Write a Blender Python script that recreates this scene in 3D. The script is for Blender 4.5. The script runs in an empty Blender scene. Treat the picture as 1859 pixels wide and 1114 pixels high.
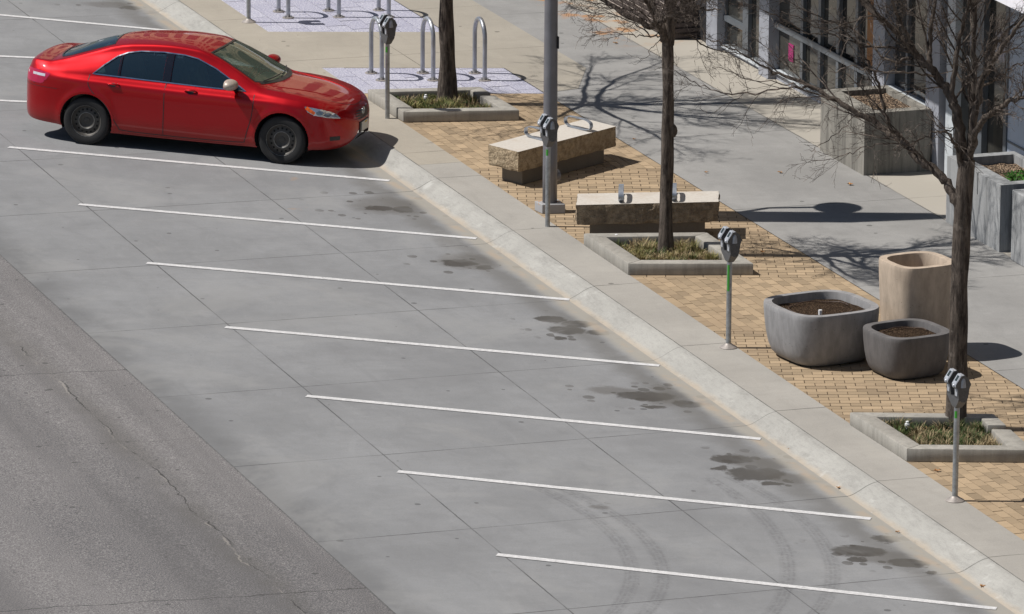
import bpy, bmesh, math, random
import numpy as np
from mathutils import Vector, Matrix, noise as mnoise
rnd = random.Random(7)
C = bpy.context.scene.collection
R = math.radians
# ---------------------------------------------------------------- camera, sky, sun, exposure
CF, CP, CR, CPSI, CH = 1.15521787e4, 2.46091337e-1, 5.58819135e-3, -1.24221167, 18.0327736
CX, CY, W0, H0 = 24.24, 66.4, 1859.0, 1114.0
KZ = 0.13                                   # height of the pavement above the parking bays
_a = np.array([math.cos(CPSI), math.sin(CPSI)]); _b = np.array([-_a[1], _a[0]])
def _st(v):                                 # survey frame -> street frame
    return np.array([v[0]*_b[0]+v[1]*_b[1], -(v[0]*_a[0]+v[1]*_a[1]), v[2]])
_fw = np.array([0, math.cos(CP), -math.sin(CP)]); _rt = np.array([1., 0, 0]); _up = np.cross(_rt, _fw)
_r = math.cos(CR)*_rt+math.sin(CR)*_up; _u = -math.sin(CR)*_rt+math.cos(CR)*_up
FW, RT, UP = _st(_fw), _st(_r), _st(_u)
CAM = np.array([-CX, -CY, CH])
def ray(px, py): return FW+RT*((px-W0/2)/CF)-UP*((py-H0/2)/CF)
def G(px, py, z=KZ):                        # point of the level z seen at a place of the photo
    d = ray(px, py); return Vector(CAM+d*((z-CH)/d[2]))
def ZR(X): return .04*max(0, min(-.34-X, 5.9))+.02*max(0, -6.24-X)      # crossfall of bays and road towards the gutter
def GR(px, py, up=0.0):                     # point of the sloping road surface
    z = up
    for _ in range(14): P = G(px, py, z); z = ZR(P.x)+up
    return Vector((P.x, P.y, z))
def XP(px, py, X):                          # point of the facade plane x=X
    d = ray(px, py); return Vector(CAM+d*((X-CAM[0])/d[0]))
def VP(px, py, base, off=0.0):              # point of the upright plane facing the camera through base
    n = np.array([FW[0], FW[1], 0]); n /= np.linalg.norm(n); d = ray(px, py)
    t = ((np.array([base[0], base[1], 0])-CAM)@n+off)/(d@n); return Vector(CAM+d*t)
cd = bpy.data.cameras.new('camera'); cam = bpy.data.objects.new('camera', cd); C.objects.link(cam)
cd.sensor_width = 36; cd.lens = CF/W0*36; cd.clip_start = 1; cd.clip_end = 3000
m = Matrix.Identity(4)
for i in range(3): m[i][0], m[i][1], m[i][2], m[i][3] = RT[i], UP[i], -FW[i], CAM[i]
cam.matrix_world = m; bpy.context.scene.camera = cam
SUN_AZ, SUN_EL = R(180-19.3), R(53.8)       # direction TO the sun, from +x towards +y
w = bpy.data.worlds.new('World'); bpy.context.scene.world = w; w.use_nodes = True
nt = w.node_tree; bg = nt.nodes['Background']; sky = nt.nodes.new('ShaderNodeTexSky')
sky.sky_type = 'NISHITA'; sky.sun_disc = False; sky.sun_elevation = SUN_EL; sky.sun_rotation = R(90)-SUN_AZ
sky.air_density = 1.0; sky.dust_density = 0.6
nt.links.new(sky.outputs[0], bg.inputs[0]); bg.inputs[1].default_value = 0.053
sl = bpy.data.lights.new('sun', 'SUN'); sl.energy = 4.85; sl.angle = R(0.5); sl.color = (1, .955, .89)
so = bpy.data.objects.new('sun', sl); C.objects.link(so)
so.rotation_euler = Vector((math.cos(SUN_EL)*math.cos(SUN_AZ), math.cos(SUN_EL)*math.sin(SUN_AZ), math.sin(SUN_EL))).to_track_quat('Z', 'Y').to_euler()
so.location = (-20, 10, 40)
S = bpy.context.scene
S.view_settings.view_transform = 'Standard'; S.view_settings.look = 'None'; S.view_settings.gamma = 1; S.view_settings.exposure = 0.05

# ---------------------------------------------------------------- material helper
class N:
    def __init__(s, name):
        s.m = bpy.data.materials.new(name); s.m.use_nodes = True; s.t = s.m.node_tree
        s.p = s.t.nodes['Principled BSDF']; s.g = s.t.nodes.new('ShaderNodeNewGeometry'); s.pos = s.g.outputs['Position']
        s._o = None
    def obj(s):
        if s._o is None: s._o = s.t.nodes.new('ShaderNodeTexCoord').outputs['Object']
        return s._o
    def put(s, sock, v):
        if isinstance(v, bpy.types.NodeSocket): s.t.links.new(v, sock)
        elif isinstance(v, (tuple, list)) and sock.type == 'RGBA' and len(v) == 3: sock.default_value = (*v, 1)
        else: sock.default_value = v
    def m_(s, op, a, b=0.0, c=0.0):
        n = s.t.nodes.new('ShaderNodeMath'); n.operation = op
        for i, v in enumerate((a, b, c)): s.put(n.inputs[i], v)
        return n.outputs[0]
    def xyz(s, v=None):
        n = s.t.nodes.new('ShaderNodeSeparateXYZ'); s.put(n.inputs[0], v if v is not None else s.pos); return n.outputs
    def vmul(s, v, k):
        n = s.t.nodes.new('ShaderNodeVectorMath'); n.operation = 'MULTIPLY'; s.put(n.inputs[0], v); n.inputs[1].default_value = k; return n.outputs[0]
    def noise(s, sc, det=4, v=None, rough=.6, dist=0):
        n = s.t.nodes.new('ShaderNodeTexNoise'); s.put(n.inputs['Vector'], v if v is not None else s.pos)
        n.inputs['Scale'].default_value = sc; n.inputs['Detail'].default_value = det; n.inputs['Roughness'].default_value = rough
        n.inputs['Distortion'].default_value = dist; return n.outputs['Fac']
    def vor(s, sc, v=None, feat='F1', out='Distance'):
        n = s.t.nodes.new('ShaderNodeTexVoronoi'); n.feature = feat; s.put(n.inputs['Vector'], v if v is not None else s.pos); n.inputs['Scale'].default_value = sc
        return n.outputs[out]
    def rng(s, v, a, b, c=0.0, d=1.0, smooth=True):
        n = s.t.nodes.new('ShaderNodeMapRange'); n.interpolation_type = 'SMOOTHSTEP' if smooth else 'LINEAR'
        for i, x in enumerate((v, a, b, c, d)): s.put(n.inputs[i], x)
        return n.outputs[0]
    def mix(s, f, a, b, mode='MIX'):
        n = s.t.nodes.new('ShaderNodeMix'); n.data_type = 'RGBA'; n.blend_type = mode; n.clamp_factor = True
        s.put(n.inputs[0], f); s.put(n.inputs[6], a); s.put(n.inputs[7], b); return n.outputs[2]
    def line(s, v, c, hw):                   # 1 inside |v-c|<hw
        return s.m_('LESS_THAN', s.m_('ABSOLUTE', s.m_('SUBTRACT', v, c)), hw)
    def bump(s, h, strength=.3, dist=.01):
        n = s.t.nodes.new('ShaderNodeBump'); n.inputs['Strength'].default_value = strength; n.inputs['Distance'].default_value = dist
        s.put(n.inputs['Height'], h); s.t.links.new(n.outputs[0], s.p.inputs['Normal'])
    def attr(s, name):
        n = s.t.nodes.new('ShaderNodeAttribute'); n.attribute_name = name; return n.outputs['Color']
    def fin(s, col, rough=.7, metal=0, spec=.5, **k):
        s.put(s.p.inputs['Base Color'], col); s.put(s.p.inputs['Roughness'], rough); s.put(s.p.inputs['Metallic'], metal)
        s.put(s.p.inputs['Specular IOR Level'], spec)
        for a, b in k.items(): s.put(s.p.inputs[a.replace('_', ' ')], b)
        return s.m
def mul(c, k): return tuple(min(1, x*k) for x in c[:3])

def concrete(name, col, lines=None, rough=.85, streak=0.0, var=.16, dirt=.25, spots=True, extra=None, vstreak=0.0):
    n = N(name); x, y, z = n.xyz()
    big = n.noise(.55, 5); mid = n.noise(3.1, 6); fine = n.noise(60, 3, rough=.8)
    c = n.mix(n.rng(big, .3, .7), mul(col, 1-var), mul(col, 1+var*.7))
    c = n.mix(n.m_('MULTIPLY', n.rng(mid, .45, .75), dirt), c, mul(col, .66))
    c = n.mix(n.m_('MULTIPLY', n.rng(mid, .40, .22), dirt*.8), c, mul(col, 1.32))
    st = n.noise(1.6, 6, n.vmul(n.pos, (1.0, 7.0, 1.0)), rough=.7)   # broom and wash marks
    c = n.mix(n.m_('MULTIPLY', n.rng(st, .35, .7), .22), c, mul(col, .8))
    c = n.mix(n.rng(fine, .45, .75, 0, .35), c, mul(col, .55)); c = n.mix(n.rng(fine, .42, .25, 0, .25), c, mul(col, 1.5))
    sm = n.noise(1.1, 6, n.vmul(n.pos, (2.2, .7, 1)), rough=.75, dist=1.2); c = n.mix(n.m_('MULTIPLY', n.rng(sm, .5, .68), .30), c, mul(col, .72)); c = n.mix(n.m_('MULTIPLY', n.rng(sm, .44, .3), .28), c, mul(col, 1.22))
    if vstreak:
        sv = n.noise(9, 5, n.vmul(n.pos, (1, 1, .07)), rough=.75)
        c = n.mix(n.m_('MULTIPLY', n.rng(sv, .45, .62), vstreak), c, mul(col, .42))
        c = n.mix(n.m_('MULTIPLY', n.rng(sv, .42, .3), vstreak*.7), c, mul(col, 1.4))
    if spots:
        cell = n.t.nodes.new('ShaderNodeTexVoronoi'); cell.inputs['Scale'].default_value = 3.3
        n.put(cell.inputs['Vector'], n.vmul(n.pos, (1, 1, .001)))
        keep = n.m_('GREATER_THAN', n.xyz(cell.outputs['Color'])[0], .66)
        r_ = n.m_('MULTIPLY', n.xyz(cell.outputs['Color'])[1], .14)
        sp = n.m_('MULTIPLY', n.m_('LESS_THAN', n.m_('ADD', cell.outputs['Distance'], n.m_('MULTIPLY', n.noise(25, 2), .03)), n.m_('ADD', r_, .012)), keep)
        c = n.mix(n.m_('MULTIPLY', sp, .7), c, mul(col, .30))
    if extra: c = extra(n, c, x, y, z)
    if lines: 
        l = None
        for q in lines(n, x, y): l = q if l is None else n.m_('MAXIMUM', l, q)
        c = n.mix(n.m_('MULTIPLY', l, n.rng(n.noise(.9, 4), .38, .60, .30, .80)), c, mul(col, .2))
    n.bump(n.m_('ADD', n.m_('MULTIPLY', mid, .6), n.m_('MULTIPLY', fine, .5)), .35, .006)
    return n.fin(c, rough, spec=.3)

TILT = .026; J0, JS = 1.70, 2.955
def jdist(n, x, y, x_shift=0.0, y0=J0, sp=JS, TILT=TILT):      # distance to nearest slab joint across the street
    t = n.m_('ADD', y, n.m_('MULTIPLY', x, TILT)); t = n.m_('ADD', t, n.m_('MULTIPLY', n.m_('SUBTRACT', n.noise(5, 3), .5), .02))
    t = n.m_('SUBTRACT', t, y0); return n.m_('ABSOLUTE', n.m_('SUBTRACT', n.m_('MODULO', n.m_('ADD', t, 1000*sp+sp/2), sp), sp/2))
def wob(n, v, a=.012, sc=6): return n.m_('ADD', v, n.m_('MULTIPLY', n.m_('SUBTRACT', n.noise(sc, 4), .5), a))
def pan_lines(n, x, y):
    return [n.m_('LESS_THAN', jdist(n, x, y, y0=1.715, sp=2.945, TILT=-.122), .009), n.line(wob(n, x), -2.26, .008), n.line(wob(n, x), -4.64, .008)]
STALLP = 3.225
def pan_extra(n, c, x, y, z):
    # oil stains at the heads of the bays, each blot of its own size (photo place and radii turned into metres on the ground)
    nx_ = n.m_('SUBTRACT', n.noise(4.5, 4, rough=.7), .5); ny_ = n.m_('SUBTRACT', n.noise(5.1, 4, n.vmul(n.pos, (1, 1.3, 2)), rough=.7), .5)
    u = n.m_('ADD', n.m_('ADD', n.m_('MULTIPLY', x, RT[0]), n.m_('MULTIPLY', y, RT[1])), n.m_('MULTIPLY', nx_, .22))
    v = n.m_('ADD', n.m_('ADD', n.m_('MULTIPLY', x, -RT[1]), n.m_('MULTIPLY', y, RT[0])), n.m_('MULTIPLY', ny_, .30)); best = {0: None, 1: None}
    for (qx, qy, rx, ry, k) in ((705, 373, 62, 15, 1), (690, 378, 26, 5, 0), (730, 380, 20, 5, 0), (850, 474, 48, 13, 1), (835, 478, 30, 7, 0), (880, 486, 16, 4, 0), (1000, 579, 28, 6, 0), (1050, 588, 30, 6, 0), (1028, 599, 32, 8, 0), (1085, 603, 22, 5, 0), (1020, 614, 14, 3, 0), (1105, 578, 30, 12, 1),
        (1112, 708, 40, 6, 1), (1172, 719, 52, 8, 0), (1250, 733, 28, 6, 0), (1200, 704, 16, 4, 1), (1188, 738, 22, 3, 0), (1210, 722, 40, 12, 1), (1330, 833, 38, 8, 0), (1388, 842, 50, 9, 1), (1372, 860, 52, 10, 0), (1440, 868, 42, 7, 1), (1402, 878, 20, 4, 0), (1308, 850, 14, 4, 0), (1340, 868, 12, 3, 0),
        (1608, 978, 25, 6, 0), (1560, 1000, 44, 9, 0), (1610, 1012, 52, 9, 1), (1650, 1022, 36, 6, 0), (1555, 1016, 18, 4, 0), (1690, 1040, 10, 3, 0), (200, 8, 42, 6, 1), (238, 14, 22, 4, 0), (1090, 920, 14, 3, 1), (430, 12, 20, 4, 1)):
        P = GR(qx, qy); u0, v0 = P.x*RT[0]+P.y*RT[1], -P.x*RT[1]+P.y*RT[0]; sc = 152+(qy-500)*.045
        d = n.m_('ADD', n.m_('POWER', n.m_('ABSOLUTE', n.m_('MULTIPLY', n.m_('SUBTRACT', u, u0), sc/rx)), 2), n.m_('POWER', n.m_('ABSOLUTE', n.m_('MULTIPLY', n.m_('SUBTRACT', v, v0), sc*.245/ry)), 2)); best[k] = d if best[k] is None else n.m_('MINIMUM', best[k], d)
    dk, sf = n.rng(best[0], 1.35, .75), n.rng(best[1], 2.2, .35); c = n.mix(n.m_('MULTIPLY', sf, .58), c, (.085, .078, .07)); c = n.mix(n.m_('MULTIPLY', dk, .85), c, (.050, .045, .040))
    allb = n.m_('MINIMUM', best[0], best[1]); vv = n.t.nodes.new('ShaderNodeTexVoronoi'); vv.inputs['Scale'].default_value = 5.5; n.put(vv.inputs['Vector'], n.vmul(n.pos, (1, .8, 0)))
    drip = n.m_('MULTIPLY', n.m_('LESS_THAN', n.m_('ADD', vv.outputs['Distance'], n.m_('MULTIPLY', n.noise(30, 2), .08)), n.m_('MULTIPLY', n.xyz(vv.outputs['Color'])[0], .42)), n.rng(allb, 9, 2.5))
    c = n.mix(n.m_('MULTIPLY', drip, .7), c, (.055, .05, .045))
    # grime under the kerb and along the asphalt seam, sandy deposit in the gutter
    w1 = n.m_('ADD', x, n.m_('MULTIPLY', n.m_('SUBTRACT', n.noise(1.7, 5), .5), .42))
    g = n.m_('MULTIPLY', n.rng(w1, -1.05, -.72), n.rng(w1, -.52, -.68)); c = n.mix(n.m_('MULTIPLY', g, .5), c, (.105, .10, .092))
    g3 = n.rng(wob(n, x, .14, 2.5), -.62, -.45); c = n.mix(n.m_('MULTIPLY', g3, .75), c, (.33, .31, .27))
    sand = n.m_('MULTIPLY', n.m_('MULTIPLY', n.rng(wob(n, x, .12, 3), -.55, -.46), n.rng(wob(n, x, .10, 3), -.36, -.44)), n.rng(n.noise(1.7, 5), .47, .60))
    c = n.mix(n.m_('MULTIPLY', sand, .30), c, (.44, .31, .20))
    g2 = n.m_('MULTIPLY', n.rng(w1, -5.75, -6.3), n.rng(n.noise(.9, 4), .2, .5)); c = n.mix(n.m_('MULTIPLY', g2, .55), c, (.105, .107, .11)); lt = n.noise(.42, 5, rough=.7, dist=.8); c = n.mix(n.m_('MULTIPLY', n.rng(lt, .5, .66), .30), c, (.30, .30, .298)); c = n.mix(n.m_('MULTIPLY', n.rng(lt, .46, .32), .35), c, (.17, .172, .18))
    rust = n.m_('MULTIPLY', n.rng(n.noise(2.3, 4), .64, .74), n.m_('MULTIPLY', n.line(x, -1.7, .9), n.line(y, 9.0, 2.6))); c = n.mix(n.m_('MULTIPLY', rust, .45), c, (.34, .22, .13))
    # tyre sweeps
    tr = n.noise(16, 3, rough=.8)
    for (ax, ay, ar) in ((-8.853, -7.678, 5.583), (-8.315, -7.874, 5.324), (-8.987, -7.032, 7.495), (-7.603, -7.544, 6.461)):
        q = n.m_('SQRT', n.m_('ADD', n.m_('POWER', n.m_('ABSOLUTE', n.m_('SUBTRACT', x, ax)), 2), n.m_('POWER', n.m_('ABSOLUTE', n.m_('SUBTRACT', y, ay)), 2)))
        dd = n.m_('ABSOLUTE', n.m_('SUBTRACT', q, ar)); t_ = n.m_('MULTIPLY', n.rng(dd, .105, .05), n.m_('LESS_THAN', y, -6.2))
        groove = n.m_('GREATER_THAN', n.m_('SINE', n.m_('MULTIPLY', q, 130)), -.1)
        c = n.mix(n.m_('MULTIPLY', n.m_('MULTIPLY', t_, n.rng(tr, .3, .65)), n.m_('ADD', n.m_('MULTIPLY', groove, .14), .24)), c, (.075, .075, .08))
    return c
M = {}
M['pan'] = concrete('parking_concrete', (.232, .237, .246), pan_lines, extra=pan_extra, var=.13, dirt=.30)
def kerb_lines(n, x, y): return [n.m_('LESS_THAN', jdist(n, x, y), .009), n.m_('GREATER_THAN', wob(n, x, .02, 9), -.008)]
def kerb_extra(n, c, x, y, z):
    sc = n.noise(11, 5, n.vmul(n.pos, (3, .5, 1)), rough=.8); c = n.mix(n.m_('MULTIPLY', n.rng(sc, .45, .7), .45), c, (.23, .225, .215))
    g = n.m_('MULTIPLY', n.rng(n.m_('ADD', z, n.m_('MULTIPLY', n.noise(3, 4), .05)), .055, .02), .55)
    c = n.mix(g, c, (.44, .36, .27))
    wh = n.rng(n.noise(4.2, 5), .60, .72); c = n.mix(n.m_('MULTIPLY', wh, .4), c, (.52, .52, .50)); gr = n.noise(2.6, 6, n.vmul(n.pos, (2.5, .8, 1)), rough=.75); return n.mix(n.m_('MULTIPLY', n.rng(gr, .5, .66), .38), c, (.20, .195, .185))
M['kerb'] = concrete('kerb_concrete', (.36, .355, .335), kerb_lines, extra=kerb_extra, var=.12, spots=False)
M['strip'] = concrete('sidewalk_edge_concrete', (.34, .325, .30), lambda n, x, y: [n.m_('LESS_THAN', jdist(n, x, y, y0=1.72), .010)], var=.10, dirt=.18)
def walk_lines(n, x, y): return [n.m_('LESS_THAN', jdist(n, x, y, y0=.86, sp=4.1), .009), n.line(wob(n, x), 5.22, .011)]
def walk_extra(n, c, x, y, z):
    f = n.rng(wob(n, x, .02), 5.205, 5.235); c = n.mix(n.m_('MULTIPLY', f, .85), c, (.40, .37, .32))
    o = n.m_('MULTIPLY', n.rng(n.noise(2.6, 5), .52, .66), n.m_('MULTIPLY', n.rng(x, 4.7, 5.0), n.m_('MULTIPLY', n.rng(y, 14.4, 15.0), n.rng(x, 6.4, 5.6))))
    return n.mix(n.m_('MULTIPLY', o, .8), c, (.40, .19, .065))
M['walk'] = concrete('walkway_concrete', (.29, .285, .278), walk_lines, extra=walk_extra, var=.14, dirt=.34)
M['beige'] = concrete('beige_concrete', (.35, .32, .272), lambda n, x, y: [n.m_('LESS_THAN', jdist(n, x, y, y0=12.05, sp=2.95), .008), n.line(x, 1.9, .007)], var=.08, dirt=.15)
M['planter'] = concrete('cast_concrete', (.34, .325, .295), spots=False, var=.14, dirt=.5, vstreak=.30)
M['wall'] = concrete('stained_concrete_wall', (.275, .262, .235), spots=False, var=.16, dirt=.4, vstreak=.75)
M['wallblue'] = concrete('washed_concrete_wall', (.35, .36, .37), spots=False, var=.16, dirt=.3, vstreak=.65)

n = N('asphalt'); x, y, z = n.xyz()
c = n.mix(n.rng(n.noise(.35, 4, n.vmul(n.pos, (1, .35, 1))), .35, .65), (.128, .124, .130), (.192, .184, .188))
agg = n.noise(62, 3, rough=.95); c = n.mix(n.rng(agg, .50, .64, 0, .8), c, (.40, .39, .38)); c = n.mix(n.rng(agg, .49, .36, 0, .8), c, (.05, .05, .052))
band = n.noise(1.0, 4, n.vmul(n.pos, (.9, .06, 1))); c = n.mix(n.rng(band, .45, .62, 0, .45), c, (.095, .093, .096)); c = n.mix(n.rng(n.noise(9, 5, rough=.8), .5, .75, 0, .4), c, (.09, .088, .09))
wx = wob(n, n.m_('ADD', x, n.m_('MULTIPLY', n.m_('SUBTRACT', n.noise(1.0, 4), .5), .30)), .07, 9)
seam = n.m_('MULTIPLY', n.rng(n.m_('ABSOLUTE', n.m_('SUBTRACT', wx, -7.20)), .30, .0), n.rng(n.noise(2, 4), .25, .6)); c = n.mix(n.m_('MULTIPLY', seam, .42), c, (.10, .095, .088))
wy = n.m_('ADD', y, n.m_('ADD', n.m_('MULTIPLY', n.m_('SUBTRACT', n.noise(1.5, 4), .5), .25), n.m_('MULTIPLY', x, TILT)))
cr = n.m_('MAXIMUM', n.m_('MULTIPLY', n.line(wx, -7.20, .008), n.rng(n.noise(1.1, 5), .42, .56)), n.m_('MAXIMUM', n.line(wy, -.90, .008), n.m_('MAXIMUM', n.line(wy, -9.75, .008), n.m_('MULTIPLY', n.line(wy, -3.9, .005), .5))))
c = n.mix(n.m_('MULTIPLY', cr, .8), c, (.03, .03, .03))
hal = n.m_('MULTIPLY', n.line(wx, -7.225, .009), n.rng(n.noise(.8, 4), .50, .58)); c = n.mix(n.m_('MULTIPLY', hal, .35), c, (.40, .37, .33))
v = n.t.nodes.new('ShaderNodeTexVoronoi'); v.inputs['Scale'].default_value = 4.2; n.put(v.inputs['Vector'], n.vmul(n.pos, (1, 1, 0)))
sp = n.m_('MULTIPLY', n.m_('LESS_THAN', v.outputs['Distance'], n.m_('MULTIPLY', n.xyz(v.outputs['Color'])[0], .15)), n.rng(n.noise(.5, 2), .38, .46))
c = n.mix(n.m_('MULTIPLY', sp, .6), c, (.05, .05, .05))
edge = n.rng(wob(n, x, .03, 12), -6.37, -6.34); c = n.mix(n.m_('MULTIPLY', edge, .6), c, (.05, .055, .055))
n.bump(agg, .8, .008); M['asphalt'] = n.fin(c, .9, spec=.3)

def simple(name, col, rough=.5, metal=0, var=.12, nsc=12, spec=.5, bump=0, **k):
    n = N(name); f = n.noise(nsc, 5, n.obj()); c = n.mix(n.rng(f, .3, .7), mul(col, 1-var), mul(col, 1+var))
    r_ = n.rng(f, .2, .8, max(.02, rough-.08), min(1, rough+.1))
    if bump: n.bump(n.noise(nsc*5, 4, n.obj()), bump, .004)
    return n.fin(c, r_, metal, spec, **k)
M['galv'] = simple('galvanised_steel', (.36, .375, .39), .42, .75, .22, 18)
M['rack'] = simple('rack_steel', (.40, .42, .46), .38, .7, .12, 10)
M['flange'] = simple('cast_aluminium', (.34, .31, .29), .5, .4, .1)
M['meter'] = simple('meter_grey_paint', (.085, .087, .093), .42, .2, .2, 30)
M['meterhi'] = simple('meter_silver_paint', (.33, .35, .39), .35, .25, .15, 30)
M['lens'] = simple('dark_display', (.03, .04, .04), .12, 0, .1)
M['coinp'] = simple('coin_plate', (.42, .44, .48), .35, .25, .1)
M['green'] = simple('green_sticker', (.05, .30, .03), .4, 0, .1)
M['pole'] = simple('pole_grey_paint', (.19, .19, .21), .42, .3, .08, 6)
M['rust'] = None
n = N('pole_foot'); f = n.noise(14, 4); c = n.mix(n.rng(f, .55, .62), (.34, .34, .35), (.46, .22, .06)); M['foot'] = n.fin(n.mix(n.rng(n.xyz()[2], .215, .24), (.33, .33, .34), c), .7)
M['bark'] = None
n = N('bark'); f = n.noise(26, 6, n.vmul(n.obj(), (1, 1, .16)), rough=.75); g2 = n.noise(7, 4, n.obj())
c = n.mix(n.rng(f, .35, .66), (.038, .030, .026), (.150, .124, .105)); c = n.mix(n.rng(g2, .58, .72, 0, .6), c, (.22, .19, .165)); n.bump(f, .9, .03); M['bark'] = n.fin(c, .9, spec=.2)
n = N('twig'); f = n.noise(9, 3); M['twig'] = n.fin(n.mix(n.rng(f, .42, .66), (.045, .034, .029), (.20, .165, .14)), .75, spec=.3)
M['soil'] = None
n = N('mulch'); f = n.noise(38, 6, rough=.8); g2 = n.vor(45); c = n.mix(n.rng(f, .35, .65), (.022, .014, .010), (.12, .078, .05)); c = n.mix(n.rng(g2, .26, .12, 0, .9), c, (.34, .24, .15)); n.bump(n.m_('ADD', f, g2), 1, .05); M['soil'] = n.fin(c, .95, spec=.1)
n = N('gravel'); vc = n.vor(38, out='Color'); vd = n.vor(38); c = n.mix(n.xyz(vc)[0], (.20, .13, .085), (.50, .38, .27)); c = n.mix(n.rng(vd, .35, .6), c, (.05, .035, .025)); n.bump(vd, 1, -.03); M['gravel'] = n.fin(c, .9, spec=.2)
n = N('paving_brick'); a_ = n.attr('tone'); f = n.noise(70, 4); f2 = n.noise(1.5, 3); c = n.mix(n.xyz(a_)[0], (.24, .182, .120), (.44, .330, .215)); c = n.mix(n.rng(f, .35, .75, 0, .35), c, (.28, .225, .165)); c = n.mix(n.rng(f2, .5, .7, 0, .3), c, (.30, .22, .15)); n.bump(f, .5, .004); M['brick'] = n.fin(c, .9, spec=.2)
n = N('joint_sand'); M['sand'] = n.fin(n.mix(n.noise(40, 3), (.035, .028, .022), (.10, .075, .055)), .95, spec=.1)
n = N('granite_paver'); a_ = n.attr('tone'); f = n.noise(38, 4, rough=.95); c = n.mix(n.xyz(a_)[0], (.37, .37, .45), (.46, .46, .53)); c = n.mix(n.rng(f, .50, .58, 0, .9), c, (.18, .18, .29)); c = n.mix(n.rng(f, .47, .38, 0, .8), c, (.66, .66, .72)); M['granite'] = n.fin(c, .8, spec=.3)
n = N('bench_stone_rough'); f = n.noise(14, 7, rough=.7); g2 = n.noise(3, 3); c = n.mix(n.rng(f, .32, .66), (.27, .205, .135), (.50, .40, .275)); c = n.mix(n.rng(g2, .5, .7, 0, .3), c, (.30, .21, .13)); n.bump(n.m_('ADD', f, n.noise(50, 3)), 1, .03); M['stone'] = n.fin(c, .9, spec=.15)
n = N('bench_stone_rough_brown'); f = n.noise(11, 7, rough=.72); g2 = n.noise(4, 4); c = n.mix(n.rng(f, .34, .66), (.20, .155, .11), (.42, .335, .24)); c = n.mix(n.rng(g2, .47, .62, 0, .4), c, (.15, .115, .085)); n.bump(n.m_('ADD', f, n.noise(45, 3)), 1, .04); M['stone2'] = n.fin(c, .9, spec=.15)
n = N('bench_stone_top'); f = n.noise(22, 6); c = n.mix(n.rng(f, .35, .7), (.53, .50, .46), (.47, .435, .39)); c = n.mix(n.rng(n.noise(3, 4), .5, .7, 0, .35), c, (.42, .35, .29)); n.bump(f, .4, .004); M['stonetop'] = n.fin(c, .85, spec=.2)
M['plinth'] = concrete('plinth_concrete', (.20, .175, .145), spots=False)
M['alu'] = simple('brushed_armrest', (.42, .47, .55), .35, .7, .1)
def pot_mat(name, col):
    n = N(name); f = n.noise(9, 6, n.vmul(n.obj(), (1, 1, .3)), rough=.7); g2 = n.noise(3, 5, n.obj()); c = n.mix(n.rng(f, .3, .7), mul(col, .80), mul(col, 1.15)); c = n.mix(n.rng(g2, .5, .75, 0, .4), c, mul(col, .7))
    pits = n.m_('MULTIPLY', n.m_('LESS_THAN', n.vor(16, n.obj()), .10), n.m_('GREATER_THAN', n.noise(3, 2, n.obj()), .52)); c = n.mix(n.m_('MULTIPLY', pits, .6), c, mul(col, .35)); n.bump(n.noise(60, 4, n.obj()), .3, .004); return n.fin(c, .75, spec=.35)
M['pot_grey'] = pot_mat('grey_cast_stone', (.25, .248, .255)); M['pot_dark'] = pot_mat('charcoal_cast_stone', (.125, .120, .122)); M['pot_tan'] = pot_mat('tan_cast_stone', (.44, .36, .285))
M['hose'] = simple('brown_hose', (.06, .035, .025), .5); M['white'] = simple('white_plastic', (.75, .76, .78), .4, 0, .05)
n = N('grass_blades'); a_ = n.attr('tone'); M['grass'] = n.fin(a_, .7, spec=.2)
n = N('fallen_leaf'); M['leaf'] = n.fin(n.mix(n.noise(12, 2), (.30, .13, .045), (.50, .29, .12)), .8)
n = N('road_paint'); x, y, z = n.xyz(); f = n.noise(23, 6, rough=.75); g2 = n.noise(2.2, 4)
wear = n.rng(n.m_('ADD', f, n.m_('MULTIPLY', g2, .5)), .88, .97); c = n.mix(n.rng(f, .3, .6), (.70, .70, .71), (.50, .50, .51)); M['paint'] = n.fin(n.mix(n.m_('MULTIPLY', wear, .7), c, (.26, .26, .26)), .7)
M['pwall'] = simple('painted_wall_blue_grey', (.40, .46, .56), .6, 0, .06, 5); M['column'] = simple('painted_column_pale', (.30, .315, .36), .55, 0, .07, 5)
M['frame'] = simple('window_frame_pale', (.12, .135, .155), .4, .2, .05, 5); M['sillm'] = simple('sill_white', (.52, .56, .60), .45, 0, .05)
n = N('shop_glass'); f = n.noise(1.1, 4, n.vmul(n.pos, (1, 1, .25))); c = n.mix(n.rng(f, .35, .65), (.014, .015, .015), (.055, .053, .047)); M['glass'] = n.fin(c, .06, spec=.9)
M['darkdoor'] = simple('dark_door', (.03, .03, .034), .35, 0, .1)
M['canopy'] = simple('canopy_metal', (.10, .10, .11), .5, .2, .1); M['canopytop'] = simple('canopy_roofing_white', (.78, .78, .84), .6, 0, .04)
M['tanwall'] = simple('tan_stone_cladding', (.50, .40, .27), .8, 0, .12, .8); M['orange'] = simple('orange_panel', (.30, .12, .025), .6); M['pink'] = simple('pink_poster', (.32, .02, .13), .6)
M['slat'] = simple('weathered_slat', (.075, .058, .055), .7, 0, .2, 8); M['slatedge'] = simple('pale_slat_edge', (.42, .36, .32), .7)
n = N('vent_mesh'); x, y, z = n.xyz(); g1 = n.m_('GREATER_THAN', n.m_('SINE', n.m_('MULTIPLY', z, 230)), .2); M['vent'] = n.fin(n.mix(g1, (.05, .07, .10), (.22, .27, .33)), .4, .4)
n = N('shrub_leaf'); a_ = n.attr('tone'); M['shrub'] = n.fin(a_, .5, spec=.3)

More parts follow.
